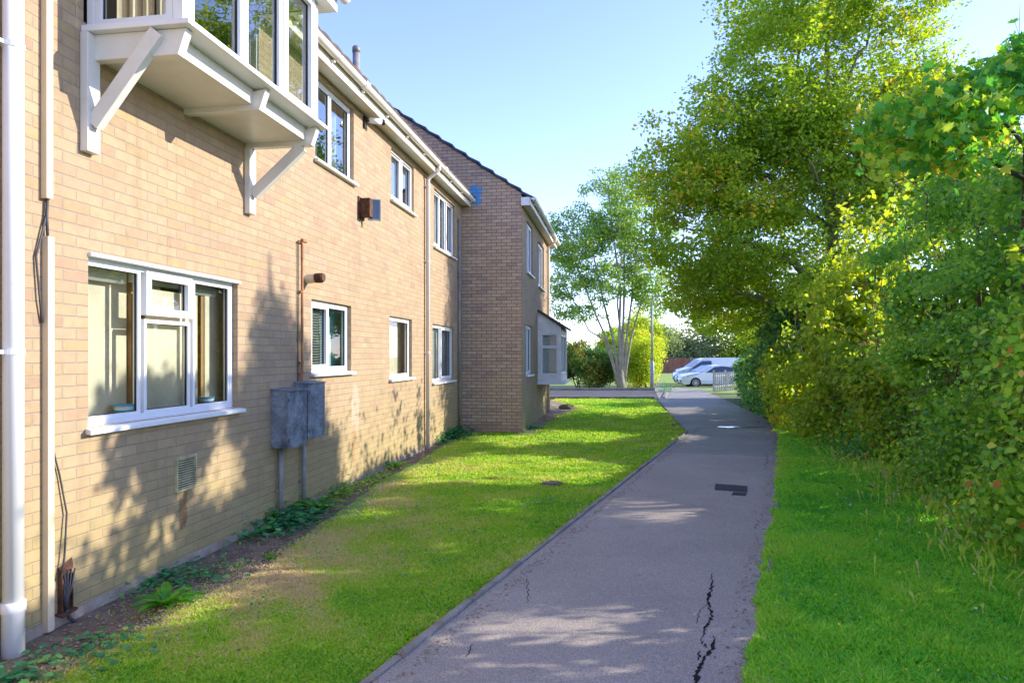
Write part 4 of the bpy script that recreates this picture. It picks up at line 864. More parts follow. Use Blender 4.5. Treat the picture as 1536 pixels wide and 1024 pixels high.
# long seed-headed grass in front of the hedge
def tall_grass(n, seed):
    Y = rng.uniform(4.2, 11.5, n); X = hedge_x(Y)-np.abs(rng.normal(0, .42, n)); h = rng.uniform(.09, .22, n); P = []; r = []
    V = []; Fc = []; rn = []
    for i in range(n):
        x, y = X[i], Y[i]; lx, ly = rng.normal(0, .3, 2)*h[i]; b = len(V); z = -.01; w = .0022+.0004*y
        V += [(x-w, y, z), (x+w, y, z), (x+lx*.5-w*.7, y+ly*.5, z+h[i]*.6), (x+lx*.5+w*.7, y+ly*.5, z+h[i]*.6), (x+lx*.85-w*2.6, y+ly*.85, z+h[i]*.85), (x+lx*.85+w*2.6, y+ly*.85, z+h[i]*.85), (x+lx, y+ly, z+h[i])]
        Fc += [(b, b+1, b+3), (b, b+3, b+2), (b+2, b+3, b+5), (b+2, b+5, b+4), (b+4, b+5, b+6)]; rn += [float(np.clip(rng.normal(.86, .12), 0, 1))]*7
    o = mesh_np('tall_grass', np.array(V), np.array(Fc), 3, M['blade_lush'], np.array(rn)); o['kind'] = 'stuff'
tall_grass(520, 5)
n = 190; Y = rng.uniform(3.2, 8, n); X = rng.uniform(0, 1, n)*(hedge_x(Y)-path_r(Y)-.5)+path_r(Y)+.4; P = np.stack([X, Y, rng.uniform(.035, .06, n)], 1)
leaf_mesh('hawkbit_flowers', P[:130], .016, 'round', M['flower_y'], up=.8)['kind'] = 'stuff'
leaf_mesh('clover_flowers', P[130:], .018, 'round', M['flower_w'], up=.6)['kind'] = 'stuff'
n = 2200; Y = rng.uniform(2.9, 9, n); X = soil_edge(Y)-np.abs(rng.normal(.2, .3, n)); k = X > wall_x(Y)+.03; P = np.stack([X, Y, 0*X+.002], 1)[k]
def pebbles(P):
    V = []; Fc = []; T = np.array([(1,0,0),(0,1,0),(-1,0,0),(0,-1,0),(0,0,.7),(0,0,-.5)]); TF = [(0,1,4),(1,2,4),(2,3,4),(3,0,4)]
    for p in P:
        b = len(V); s = rng.uniform(.003, .013); q = rng.uniform(.6, 1.4, 3); V += [tuple(p+T[i]*q*s) for i in range(6)]; Fc += [tuple(b+i for i in f) for f in TF]
    o = mesh_np('pebbles', np.array(V), np.array(Fc), 3, M['pebble']); o['kind'] = 'stuff'
pebbles(P)
n = 2600; Y = rng.uniform(3.2, 30, n); X = path_r(Y)-np.abs(rng.normal(0, .10, n))*(1+Y/10)+.05; X2 = np.interp(Y, [-4, 15.2, 26], [-3.75, 3.93, 5.6]) + rng.normal(0, .12, n)
s = rng.uniform(0, 1, n) < .72; s &= (Y > 12)|(rng.uniform(0,1,n) < .10); s2 = (rng.uniform(0,1,n) < .10); 
P = np.concatenate([np.stack([X, Y, .006+0*X], 1)[s], np.stack([X2, Y, .02+0*X], 1)[s2 & ~s]])
cc = np.stack([rng.uniform(-3, 6, 420), rng.uniform(3, 14, 420)], 1); P2 = np.repeat(cc, 16, 0)+rng.normal(0, .09, (420*16, 2)); yy = P2[:, 1]
k = ((P2[:, 0] > soil_edge(yy)+.1) & (P2[:, 0] < -2.2+.4*yy-.1)) | ((P2[:, 0] > path_r(yy)+.1) & (P2[:, 0] < hedge_x(yy)))
P2 = P2[k]; leaf_mesh('clover', np.stack([P2[:, 0], P2[:, 1], rng.uniform(.02, .045, len(P2))], 1), .02, 'round', M['leaf_weed'], up=.8)['kind'] = 'stuff'
n = 500; Y = rng.uniform(3, 14, n); X = rng.uniform(-3, 6, n); k = (X > soil_edge(Y)) & (X < hedge_x(Y)) & ((X < -2.3+.4*Y) | (X > path_r(Y)-.2)); P = np.concatenate([P, np.stack([X, Y, .035+0*X], 1)[k]])
n = 2200; Y = rng.uniform(3, 16, n); side = rng.uniform(0, 1, n) < .5; X = np.where(side, -2.08+.4*Y+np.abs(rng.normal(0, .07, n)), path_r(Y)-.05-np.abs(rng.normal(0, .08, n))); pebbles(np.stack([X, Y, 0*X+.002], 1)*np.array((1, 1, 1.)))
leaf_mesh('leaf_litter', P, .03, 'rhomb', M['litter'], up=.85)['kind'] = 'stuff'

# ---------------------------------------------------------------- weeds by the wall
def weed(px, py, w, d, n, size, label, mkey='leaf_weed', tpl='round', hgt=.10, name='ground_ivy'):
    x, y = gpt(px, py); P = np.stack([rng.normal(0, w/2.2, n), rng.normal(0, d/2.2, n), np.abs(rng.normal(0, hgt/1.6, n))], 1)
    P[:, 0] += P[:, 1]*math.tan(TH)                                   # the patch runs along the foot of the wall
    lim = wall_x(P[:, 1]+y)+.03-x; P[:, 0] = np.maximum(P[:, 0], np.where(P[:, 1]+y < 15.25, lim, -99))
    o = leaf_mesh(name, P, size, tpl, M[mkey], up=.75, rnd=np.clip(.4+.3*fbm(P[:, 0], P[:, 1], 0, 9, 4)+rng.normal(0, .2, n), 0, 1)); o.location = (x, y, 0)
    o['kind'] = 'stuff'; return o
def dock(px, py, n, L, label):
    x, y = gpt(px, py); mb = MB(); rr = []
    for k in range(n):
        an = k*2.4+random.uniform(-.3, .3); l = L*random.uniform(.6, 1.1); el = random.uniform(.35, 1.2); w = l*.13
        dx, dy = math.cos(an), math.sin(an); prev = None
        for i in range(6):
            s = i/5; r = l*s*math.cos(el*(1-.6*s)); z = l*(math.sin(el)*s-.62*s*s*math.sin(el)*1.0)+.01; ww = w*math.sin(math.pi*min(.97, .12+s*.85))
            c = ((dx*r, dy*r, z-.012), (dx*r-dy*ww, dy*r+dx*ww, z), (dx*r+dy*ww, dy*r-dx*ww, z))
            if prev:
                mb.poly([prev[0], c[0], c[1], prev[1]]); mb.poly([c[0], prev[0], prev[2], c[2]]); rr += [random.random()]*8
            prev = c
    o = mb.build('dock_plant', M['leaf_dock']); a = o.data.attributes.new('rnd', 'FLOAT', 'POINT'); a.data.foreach_set('value', rr)
    o.location = (x, y, 0); return tag(o, label, 'weed', 'dock plants along the foot of the wall')
weed(135, 975, .35, .3, 150, .035, 'sparse blue green ground ivy on the soil at the bottom left, beyond the pipe foot', hgt=.04)
weed(25, 1016, .2, .15, 60, .045, 'clump of round leaves right at the foot of the white soil pipe', hgt=.05)
weed(268, 868, .45, .45, 300, .035, 'ground ivy patch on bare soil below the air vent', hgt=.06)
weed(432, 785, .35, .75, 650, .05, 'thick ground ivy at the wall under the grey meter boxes', hgt=.10)
weed(380, 785, .12, .2, 90, .04, 'small yellowish seedling clump against the wall left of the meter box conduits', 'leaf_hedge', 'oval', .16, 'seedling_clump')
weed(512, 742, .25, .6, 260, .05, 'low leafy weeds along the wall just past the meter boxes', 'leaf_hedge', 'oval', .10, 'low_weeds')
weed(560, 722, .22, .8, 220, .05, 'thin strip of weeds along the wall below the single pane window', 'leaf_hedge', 'oval', .07, 'low_weeds')
weed(672, 655, .45, 1.3, 520, .07, 'dark green ivy heap at the inner corner beside the white downpipe', hgt=.13)
weed(735, 643, 1.2, .35, 620, .07, 'dark green ivy bank along the foot of the gable', hgt=.12)
dock(250, 908, 18, .30, 'dock plant with long bright leaves on the dry lawn edge below the vent')
dock(472, 765, 26, .34, 'big dock plant with long bright leaves beside the meter box ivy')
dock(592, 702, 12, .32, 'upright dock plant below the single pane window'); dock(405, 838, 7, .10, 'tiny weed rosette alone on the bare soil')
x, y = gpt(990, 590)

# ---------------------------------------------------------------- trees and hedge
def limb_path(a, b, sag=.12, n=6, jit=.06):
    a = np.array(a, float); b = np.array(b, float); L = np.linalg.norm(b-a); pts = []
    j = rng.normal(0, jit*L, (n+1, 3)); 
    for i in range(n+1):
        s = i/n; p = a+(b-a)*s; p = p+j[i]*math.sin(math.pi*s)*.6; p[2] += sag*L*math.sin(math.pi*s); pts.append(tuple(p))
    return pts
def crown_tree(name, base, stems, blobs, n_cl, per, cl_r, leaf, tpl, mkey, bark, label, cat='tree', hollow=.45, rnd_base=.45, group=None, twig=True, up=.5, seed=1, tw=.012, zcut=None, gap=0):
    """stems: (points, radii) in world space; blobs: (x,y,z,rx,ry,rz) filled with leaf clusters joined by twigs"""
    root = empty(name, tuple(base), 0, label, cat, group); bv = np.array(base, float)
    mb = MB(); nodes = []; 
    for pts, r0, r1 in stems:
        k = len(pts); mb.tube([tuple(np.array(p)-bv) for p in pts], [r0+(r1-r0)*i/(k-1) for i in range(k)], 9)
        for i, p in enumerate(pts):
            if i >= k//3: nodes.append(np.array(p))
    nodes = np.array(nodes)
    vol = np.array([b[3]*b[4]*b[5] for b in blobs])**.8; vol /= vol.sum(); cl = []
    while len(cl) < n_cl:
        b = blobs[rng.choice(len(blobs), p=vol)]; v = rng.normal(0, 1, 3); v /= np.linalg.norm(v); rr = (rng.uniform(hollow**3, 1))**(1/3)
        p = np.array(b[:3])+v*rr*np.array(b[3:6])
        if zcut and p[2] < zcut: continue
        if fbm(p[0], p[1], p[2], 1.9, seed) < -.32: continue
        cl.append(p)
    cl = np.array(cl)
    order = np.argsort([np.min(np.linalg.norm(nodes-c, axis=1)) for c in cl])
    for i in order:
        c = cl[i]; dd = np.linalg.norm(nodes-c, axis=1); k = int(np.argmin(dd)); L = dd[k]
        if twig and L > .05:
            pts = limb_path(nodes[k], c, .10, 4 if L > .8 else 2, .07)
            mb.tube([tuple(np.array(p)-bv) for p in pts], [tw*(.6+L*.7)*(1-.75*q/(len(pts)-1)) for q in range(len(pts))], 4, cap=False)
            for p in pts[1:]: nodes = np.vstack([nodes, p])
    mb.build('trunk', M[bark], root, smooth=True)
    if gap: cl = cl[~(lit_mask(cl) & (rng.uniform(0, 1, len(cl)) < gap))]; n_cl = len(cl)
    sz = rng.uniform(.6, 1.35, n_cl)
    P = np.repeat(cl, per, 0)+np.clip(rng.normal(0, 1, (n_cl*per, 3)), -1.7, 1.7)*(cl_r*np.repeat(sz, per))[:, None]*np.array((1, 1, .55))
    tone = np.repeat(rng.normal(0, .13, n_cl), per)
    r = rnd_base+tone+.18*fbm(P[:, 0], P[:, 1], P[:, 2], 1.1, seed+5)+rng.normal(0, .16, len(P))
    leaf_mesh('crown', P-bv, leaf, tpl, M[mkey], root, r, up)
    return root
# big field maple leaning over the path
b0 = (8.9, 18.2, 0); top = (8.3, 18, 10.5)
st = [([b0, (8.8, 18.2, 1.5), (8.6, 18.1, 3.2), (8.45, 18, 5), (8.35, 18, 7), top], .24, .05)]
for e, a, r in (((4.3, 17.2, 4.9), 2, .13), ((4.6, 18, 7.3), 3, .11), ((6.3, 18, 9.3), 4, .08), ((10.6, 18.3, 8.8), 3, .10), ((11, 18, 5.9), 2, .10), ((6.2, 20.5, 4.0), 1, .09), ((6.9, 15.8, 6.2), 3, .09), ((9.3, 16, 7.5), 3, .09), ((5.6, 18, 3.6), 1, .10), ((7.3, 18, 11.8), 4, .06), ((9.6, 18, 11), 4, .06)):
    st.append((limb_path(st[0][0][a], e, .06, 7, .05), r, .02))
crown_tree('field_maple', b0, st, [(5.0, 17.6, 4.7, 1.9, 2.0, 1.5), (5.2, 18, 7.2, 1.9, 2.1, 1.5), (4.0, 17.4, 6.1, .9, 1.2, .7), (6.9, 18, 9.2, 1.6, 2.0, 2.0), (7.5, 18, 11.2, 1.9, 2.0, 1.5), (9.6, 18, 9.2, 1.9, 1.8, 1.3), (11.3, 18, 8.6, 1.7, 1.5, .8), (9.9, 18, 11.0, 1.6, 1.5, .8),
    (8.0, 18, 5.8, 2.9, 2.8, 2.3), (10.8, 18, 6.4, 2.4, 2.2, 1.9), (6.3, 19.6, 3.8, 1.7, 2.0, .9), (7.8, 20.5, 3.4, 1.8, 2, 1.4), (5.7, 20.6, 3.5, 1.2, 1.5, .8), (7.1, 22.5, 3.05, 1.4, 1.5, .85), (6.6, 17.8, 7.0, 2.2, 2.3, 2.2), (9.3, 18, 7.6, 2.4, 2.2, 1.8), (12.4, 18.3, 5.4, 1.9, 1.8, 1.7), (11.6, 18.5, 7.3, 1.3, 1.5, .9)], 3000, 66, .23, .105, 'rhomb', 'leaf_tree', 'bark_green', 'huge yellow green maple beyond the hedge with its crown arching over the path', seed=3, rnd_base=.5, gap=.45)
# sycamore branch near the camera, top right
b1 = (5.15, 6.7, 0)
st = [([b1, (5.1, 6.7, 1.6), (5.0, 6.65, 2.8), (4.98, 6.6, 3.8), (5.0, 6.6, 4.9)], .06, .02), (limb_path((4.98, 6.6, 3.4), (3.75, 6.5, 3.75), .05, 6), .026, .008), (limb_path((4.98, 6.6, 3.7), (4.2, 6.5, 4.35), .05, 6), .02, .006), (limb_path((4.98, 6.6, 4.1), (5.7, 6.6, 4.7), .05, 5), .02, .006)]
crown_tree('sycamore_sapling', b1, st, [(4.05, 6.5, 3.80, .62, .5, .44), (4.5, 6.6, 4.15, .42, .5, .32), (5.3, 6.8, 4.5, .5, .6, .4), (5.0, 6.2, 2.75, .28, .4, .3), (5.2, 6.0, 3.6, .35, .5, .3)], 300, 12, .12, .088, 'maple', 'leaf_near', 'bark', 'young sycamore with large lobed leaves at the upper right above the brambles', seed=9, hollow=.1, rnd_base=.5, up=.38, tw=.006)
# pointed tree just outside the picture on the right: its shadow is the pointed one on the wall
b3 = (9.6, 9.15, 0)
crown_tree('conical_tree', b3, [([b3, (9.6, 9, 2.5), (9.55, 9, 5), (9.6, 9, 7.8)], .14, .02)], [(9.6, 9.15, 7.5, .2, .2, .5), (9.6, 9.15, 6.95, .5, .5, .5), (9.6, 9.15, 6.3, .9, .85, .55), (9.6, 9.2, 5.6, 1.2, 1.1, .65), (9.6, 9, 4.9, 1.9, 1.8, .8), (9.6, 8.6, 4.2, 2.4, 2.6, .9)], 1300, 44, .13, .10, 'rhomb', 'leaf_dark', 'bark', 'pointed dark green tree behind the hedge, beyond the right edge of the picture', seed=19, hollow=.1, gap=.9)
# ash with several pale stems beyond the side road
b2 = (6.2, 38.5, float(gh(38.5)))
st = []
for ex, ez, ey, r in ((3.0, 8.5, 38, .13), (4.2, 10, 39, .15), (5.3, 11.3, 38, .16), (6.4, 11.6, 39.4, .16), (7.4, 10, 38, .14), (8.1, 7.8, 39, .12), (2.6, 6.4, 38.6, .10), (5.8, 9.5, 37, .12)):
    f = (ex-6.2); st.append(([(6.2+f*.05, 38.5, b2[2]-.1), (6.2+f*.13, 38.5, 1.0), (6.2+f*.27+rng.normal(0, .05), 38.5, 2.6), (6.2+f*.48+rng.normal(0, .1), 38.6, ez*.48), (6.2+f*.75+rng.normal(0, .12), (38.5+ey)/2, ez*.74), (ex, ey, ez)], r*.72, .02))
st.append(([(6.2, 38.5, b2[2]-.1), (6.15, 38.5, .3), (6.15, 38.5, .9)], .30, .14))
crown_tree('ash_tree', b2, st, [(3.6, 38.5, 8.6, 1.9, 1.8, 1.9), (5.6, 38.5, 10.3, 1.9, 1.9, 1.9), (7.6, 38.5, 9.0, 1.7, 1.8, 2.0), (5.0, 38.5, 7.4, 3.0, 2.2, 1.5), (3.2, 38.5, 5.8, 1.2, 1.5, 1.0), (7.9, 38.5, 6.4, 1.3, 1.5, 1.3), (2.8, 38.8, 4.4, .7, .9, .8), (6.0, 38.5, 5.6, 2.6, 1.8, 1.2), (4.2, 38.5, 4.0, 1.2, 1, .6), (8.2, 38.5, 4.6, .9, 1.2, .9), (6.6, 38.5, 11.2, 1.5, 1.4, 1.2)], 700, 50, .26, .15, 'rhomb', 'leaf_ash', 'bark_pale', 'slender ash tree with many pale stems fanning from one base beyond the side road', seed=14, rnd_base=.45, tw=.02)
# bushes
def bush(name, x, y, rx, ry, rz, n, leaf, mkey, label, seed, cat='bush', group=None, tone=.45, lumps=7, z0=0.0):
    g = float(gh(y)); blobs = [(x, y, g+rz*.5+z0, rx*.8, ry*.8, rz*.52)]
    for k in range(lumps): a = rng.uniform(0, 6.28); blobs.append((x+math.cos(a)*rx*.55, y+math.sin(a)*ry*.55, g+z0+rz*rng.uniform(.3, .72), rx*.42, ry*.45, rz*.28))
    st = [(limb_path((x+rng.normal(0, .1), y, g-.02), (x+rx*.6*rng.uniform(-1, 1), y+ry*.4*rng.uniform(-1, 1), g+rz*rng.uniform(.5, .85)), .05, 5), .035, .01) for k in range(6)]
    return crown_tree(name, (x, y, g), st, blobs, n, 40, .17*max(1, leaf/.09), leaf, 'rhomb', mkey, 'bark', label, cat, .35, tone, group, True, .4, seed, .008)
bush('firethorn_bush', 3.9, 39.5, 1.6, 1.3, 2.7, 330, .11, 'leaf_orange', 'dark evergreen bush flecked with orange berries beyond the side road, left of the ash stems', 31, tone=.5)
bush('firethorn_bush', 5.2, 40.5, 1.3, 1.2, 2.2, 200, .11, 'leaf_orange', 'dark bush just behind the ash stems', 33, tone=.3)
bush('golden_shrub', 7.4, 40, 1.25, 1.2, 3.1, 330, .11, 'leaf_yellow', 'bright yellow green shrub right of the ash stems', 35, tone=.6)
bush('firethorn_bush', 4.6, 41.5, 1.9, 1.0, 2.5, 300, .11, 'leaf_dark', 'plain dark green bush between the orange berried bush and the ash', 37, tone=.4)
bush('lime_tree', 8.9, 47, 1.7, 1.6, 5.6, 420, .14, 'leaf_yellow', 'light yellow green small tree rising behind the lamp post', 38, cat='tree', tone=.45)
bush('golden_shrub', 8.3, 43, 1.2, 1.2, 3.9, 260, .12, 'leaf_yellow', 'taller yellow green shrub behind the lamp post', 36, tone=.6)
for x, y, rx, rz, key, lab in ((19.5, 95, 4.5, 6.4, 'leaf_pale', 'pale silvery tree mass beyond the grey fence panels'), (26, 97, 4.5, 6.6, 'leaf_pale', 'pale bushy tree beyond the right end of the far fence'), (33, 96, 5, 7, 'leaf_tree', 'green tree far off behind the parked cars'), (8, 100, 4, 3.6, 'leaf_ash', 'low green tree far behind the ash'), (-1, 96, 6, 4.2, 'leaf_ash', 'low green tree line far behind the wing'), (14.0, 92, 3.0, 5.9, 'leaf_tree', 'green bush at the left end of the red fence')):
    bush('background_tree', x, y, rx, 2.5, rz, 240, .34, key, lab, int(x)+60, 'tree', 'trees beyond the far fence')

# hedge on the right, as separate shrubs
def shrub(name, y0, y1, top, n, mkey, label, seed, tone=.45, leaf=.055, tpl='rhomb', lean=0.0, bot=0.02, canes=30, cat='shrub', dep=1.7, out=0.0, back=True):
    yc = (y0+y1)/2; base = np.array((float(hedge_x(yc))+.7, yc, 0.0)); root = empty(name, tuple(base), 0, label, cat, 'shrubs of the hedge along the path')
    per = 22; nc = n//per
    Y = y0-.45+(y1-y0+.9)*rng.uniform(0, 1, nc)
    tp = np.interp(Y, [y0, yc, y1], top)+.55*fbm(Y, 0*Y, 0, 2.3, seed)+.25*fbm(Y, 0*Y, 0, 6, seed+1)
    edge = np.clip(np.minimum(Y-y0+.45, y1+.45-Y)/.9, .15, 1)
    Z = bot+rng.uniform(0, 1, nc)**.9*(tp*(.82+.18*edge)-bot)
    s = Z/np.maximum(tp, .1)
    face = hedge_x(Y)+.12+lean*s+.9*np.clip(s-.5, 0, 1)**1.4*1.5-out*np.sin(np.pi*np.clip(s, 0, 1))**.8+.36*fbm(Y, Z, 0, 1.5, seed+2)+.20*fbm(Y, Z*1.3, 0, 4.2, seed+3)
    depth = np.abs(rng.normal(0, .16, nc))-.05-np.where(rng.uniform(0, 1, nc) < .08, rng.uniform(0, .25, nc), 0)
    k = rng.uniform(0, 1, nc) < .42; depth = np.where(k, rng.uniform(0, dep*(1-.5*np.clip(s-.6, 0, 1)), nc), depth)
    hole = fbm(Y*1.0, Z*1.2, 0, 3.7, seed+7); keep = (hole > -.27) | (depth > .45)
    cc = np.stack([face+depth, Y, Z], 1)[keep]; dd = depth[keep]
    lit = lit_mask(cc) & (rng.uniform(0, 1, len(cc)) < np.where(dd < .03, .8, .98)); cc = cc[~lit]; dd = dd[~lit]
    # shoots standing up from the top and out of the face
    ns = 26; sy = rng.uniform(y0, y1, ns); st_ = np.interp(sy, [y0, yc, y1], top); sx = hedge_x(sy)+rng.uniform(.4, 1.5, ns); hh = rng.uniform(.2, .8, ns)
    sh = np.concatenate([np.stack([sx+rng.normal(0, .05, ns)*q, sy+rng.normal(0, .1, ns)*q, st_-.2+hh*q], 1) for q in np.linspace(0, 1.2, 6)]); cc = np.concatenate([cc, sh]); dd = np.concatenate([dd, np.zeros(len(sh))])
    tone_c = rng.normal(0, .12, len(cc)); rad = rng.uniform(.5, 1.4, len(cc))*.13; rad[-len(sh):] *= .45; cnt = np.full(len(cc), per); cnt[-len(sh):] = 7
    P = np.repeat(cc, cnt, 0)+rng.normal(0, 1, (cnt.sum(), 3))*np.repeat(rad, cnt)[:, None]*np.array((1, 1, .7)); dd = np.repeat(dd, cnt)
    P[:, 2] = np.maximum(P[:, 2], .01); q = ~(lit_mask(P) & (rng.uniform(0, 1, len(P)) < .85)); P = P[q]; dd = dd[q]; tcl = np.repeat(tone_c, cnt)[q]
    r = tone+.24*fbm(P[:, 1], P[:, 2], 0, 1.3, seed+6)+tcl+rng.normal(0, .15, len(P))
    sz = leaf*(1+np.clip(dd, 0, 1)*.9)*(1+np.clip((P[:, 1]-8)/22, 0, .6))
    leaf_mesh('foliage', P-base, sz, tpl, M[mkey], root, r, .45, facing=np.array((-.75, -.35, .55)))
    mb = MB()
    for k in range(canes):
        y = rng.uniform(y0, y1); x = float(hedge_x(y))+rng.uniform(.2, 1.2); h = float(np.interp(y, [y0, yc, y1], top))*rng.uniform(.5, .98)
        e = (x+rng.uniform(-.5, .4), y+rng.normal(0, .5), h); m_ = (x+rng.normal(0, .15), y+rng.normal(0, .2), h*.55)
        q = limb_path((x, y, -.02), m_, .02, 4, .05)+limb_path(m_, e, .05, 4, .08)[1:]
        mb.tube([tuple(np.array(p)-base) for p in q], [.014*(1-.8*i/(len(q)-1)) for i in range(len(q))], 5, cap=False)
        if k % 1 == 0:      # arching bramble cane with its end hanging out in front
            f = float(hedge_x(y)); z = rng.uniform(.5, max(.8, h*.9)); q = [(f+.4, y, z), (f+.1, y+rng.normal(0, .1), z+.15), (f-.12, y+rng.normal(0, .15), z+.08), (f-.2, y+rng.normal(0, .2), z-.15)]
            mb.tube([tuple(np.array(p)-base) for p in q], [.006, .005, .004, .002], 4, cap=False)
    mb.build('stems', M['twig'], root, smooth=True)
    return root
shrub('bramble', 3.2, 6.6, [2.6, 3.1, 3.5], 42000, 'leaf_hedge', 'tall bramble at the right edge of the picture, nearest the camera', 101, .55, .066, 'oval', .12, canes=36)
shrub('hawthorn', 6.4, 9.0, [3.4, 3.65, 3.8], 46000, 'leaf_hedge', 'dense small leaved green hawthorn behind the nearest bramble', 112, .45, .06, 'oval', .05, canes=40)
shrub('bramble', 8.8, 11.4, [3.8, 4.0, 4.0], 40000, 'leaf_hedge', 'broad tangled bramble in the middle of the hedge with pale lower shoots', 123, .5, .068, 'oval', 0, canes=36)
shrub('golden_sycamore_shrub', 11.0, 14.0, [4.1, 4.4, 4.0], 34000, 'leaf_yellow', 'yellow green shrub in the hedge under the right side of the big maple', 134, .42, .085, 'rhomb', -.05, canes=26, out=.15)
shrub('elder_shrub', 13.8, 17.2, [3.8, 3.7, 3.6], 32000, 'leaf_tree', 'mid green shrub in the hedge where the verge grass ends', 145, .5, .075, 'rhomb', 0, canes=24, out=.25)
shrub('holly_shrub', 17.0, 21.5, [3.3, 3.2, 3.0], 30000, 'leaf_dark', 'dark green shrub leaning to the path under the big maple', 156, .5, .075, 'rhomb', 0, canes=20, out=.35)
shrub('holly_shrub', 21.3, 27.0, [3.0, 2.8, 2.0], 30000, 'leaf_dark', 'farthest dark shrub of the hedge beside the pale picket fence', 167, .6, .08, 'rhomb', .1, canes=20, out=.1)
# low nettles and ivy at the foot of the hedge
def foot_weed(x, y, w, h, n, size, label, mk='leaf_weed', tpl='oval', nm='nettle_patch'):
    P = np.stack([rng.normal(0, w/2.2, n), rng.normal(0, w/2.2, n), np.abs(rng.normal(0, h/1.5, n))], 1)
    o = leaf_mesh(nm, P, size, tpl, M[mk], up=.6, rnd=np.clip(.45+rng.normal(0, .2, n), 0, 1)); o.location = (x, y, 0); o['kind'] = 'stuff'; return o
x, y = gpt(1280, 690); foot_weed(x, y, .45, .30, 420, .055, 'rounded dark green nettle clump at the hedge foot beside the verge')
x, y = gpt(1370, 740); foot_weed(x, y, .8, .22, 420, .055, 'low bramble shoots spreading into the verge grass below the hedge', 'leaf_hedge', nm='bramble_shoots')
x, y = gpt(1235, 672); foot_weed(x, y, .6, .25, 380, .055, 'brownish leafy fringe where the verge meets the path bend', 'leaf_hedge', nm='leafy_fringe')
x, y = gpt(1490, 800); foot_weed(x, y, .5, .18, 200, .05, 'broad leaved weeds at the hedge foot near the right edge', nm='broadleaf_weeds')
x, y = gpt(1000, 592); foot_weed(7.1, 31.6, .45, .35, 260, .07, 'small green weed tuft at the end of the far kerb by the lamp post', nm='weed_tuft')
# bare twigs over the hedge top
mb = MB(); bt = np.array((5.9, 8.5, 0))
for k in range(14):
    a = np.array((rng.uniform(5.6, 6.6), rng.uniform(8.0, 9.2), rng.uniform(2.8, 3.3))); e = a+np.array((rng.uniform(-.7, .5), rng.uniform(-.4, .4), rng.uniform(1.4, 2.9)))
    q = limb_path(a, e, .0, 6, .06); mb.tube([tuple(np.array(p)-bt) for p in q], [.010*(1-.8*i/6) for i in range(7)], 5, cap=False)
    for s in range(4):
        i = rng.integers(2, 6); p = np.array(q[i]); f = p+rng.normal(0, .25, 3)+np.array((0, 0, .15)); mb.tube([tuple(p-bt), tuple((p+f)/2-bt+rng.normal(0, .02, 3)), tuple(f-bt)], [.004, .003, .0015], 4, cap=False)
mb.tube([(0, 0, 0), (-.05, .05, 1.8), (-.1, 0, 3.3)], [.05, .04, .02], 7)
o = mb.build('dead_sapling', M['twig'], None, smooth=True); o.location = tuple(bt); tag(o, 'bare leafless sapling with thin twigs sticking out above the hedge top', 'tree')

# ---------------------------------------------------------------- street furniture, cars, far fence
lx, ly = 7.06, 34.4; g = float(gh(ly))
lp = empty('lamp_post', (lx, ly, g), 0, 'tall slim grey lamp post at the far kerb beside the yellow shrub', 'lamp post')
mb = MB(); mb.tube([(0, 0, 0), (0, 0, 1.35), (0, 0, 1.45)], [.105, .105, .06], 14); mb.build('base', M['galv'], lp, smooth=True)
mb = MB(); mb.tube([(0, 0, 1.45), (0, 0, 4.5)], [.058, .045], 12); mb.tube([(0, 0, 4.5), (.04, 0, 4.6), (.16, 0, 4.66)], .03, 8); mb.build('pole', M['galv'], lp, smooth=True)
mb = MB(); mb.bar((.12, 0, 4.68), (.55, 0, 4.72), .10, .05); mb.build('lantern', M['galv'], lp, bevel=.02)
mb = MB(); mb.box(-.04, .04, -.112, -.104, .5, 1.0); mb.build('door', M['galv'], lp)
# picket fence by the car park
pf = empty('picket_fence', (9.4, 32.0, 0), 0, 'short pale timber picket fence at the car park corner', 'fence')
for k in range(13):
    s = k*.19; x, y = s*.75, s*.9-.2; mb = MB(); big = k % 6 == 0; w = .045 if big else .026; z = 1.02 if big else .93
    mb.box(x-w, x+w, y-.018, y+.018, -.05, z-.04); mb.hexa([(x-w, y-.018, z-.04), (x+w, y-.018, z-.04), (x+w, y+.018, z-.04), (x-w, y+.018, z-.04), (x-w*.4, y-.018, z), (x+w*.4, y-.018, z), (x+w*.4, y+.018, z), (x-w*.4, y+.018, z)])
    mb.build('picket', M['pale'], pf)
mb = MB(); mb.bar((0, -.16, .75), (1.75, 1.94, .75), .018, .035); mb.bar((0, -.16, .25), (1.75, 1.94, .25), .018, .035); mb.build('rail', M['pale'], pf)
def panel_fence(name, x0, x1, y, m, label, hgt=1.85):
    g = float(gh(y)); o = empty(name, (x0, y, g), 0, label, 'fence', 'far garden fences'); n = int((x1-x0)/.14); mb = MB()
    for k in range(n): mb.box(k*.14, k*.14+.132, random.uniform(-.012, .012), random.uniform(.014, .03), 0, hgt+random.uniform(-.02, .02))
    mb.build('boards', m, o); mb = MB()
    for k in range(int((x1-x0)/1.83)+1): mb.box(k*1.83-.05, k*1.83+.05, -.08, -.015, 0, hgt+.06)
    mb.build('posts', m, o); return o
panel_fence('garden_fence', 15.5, 21.9, 84, M['fence_red'], 'reddish brown board fence across the far end of the lawn')
panel_fence('garden_fence', 21.95, 45, 84, M['fence_grey'], 'grey weathered board fence behind the parked cars')
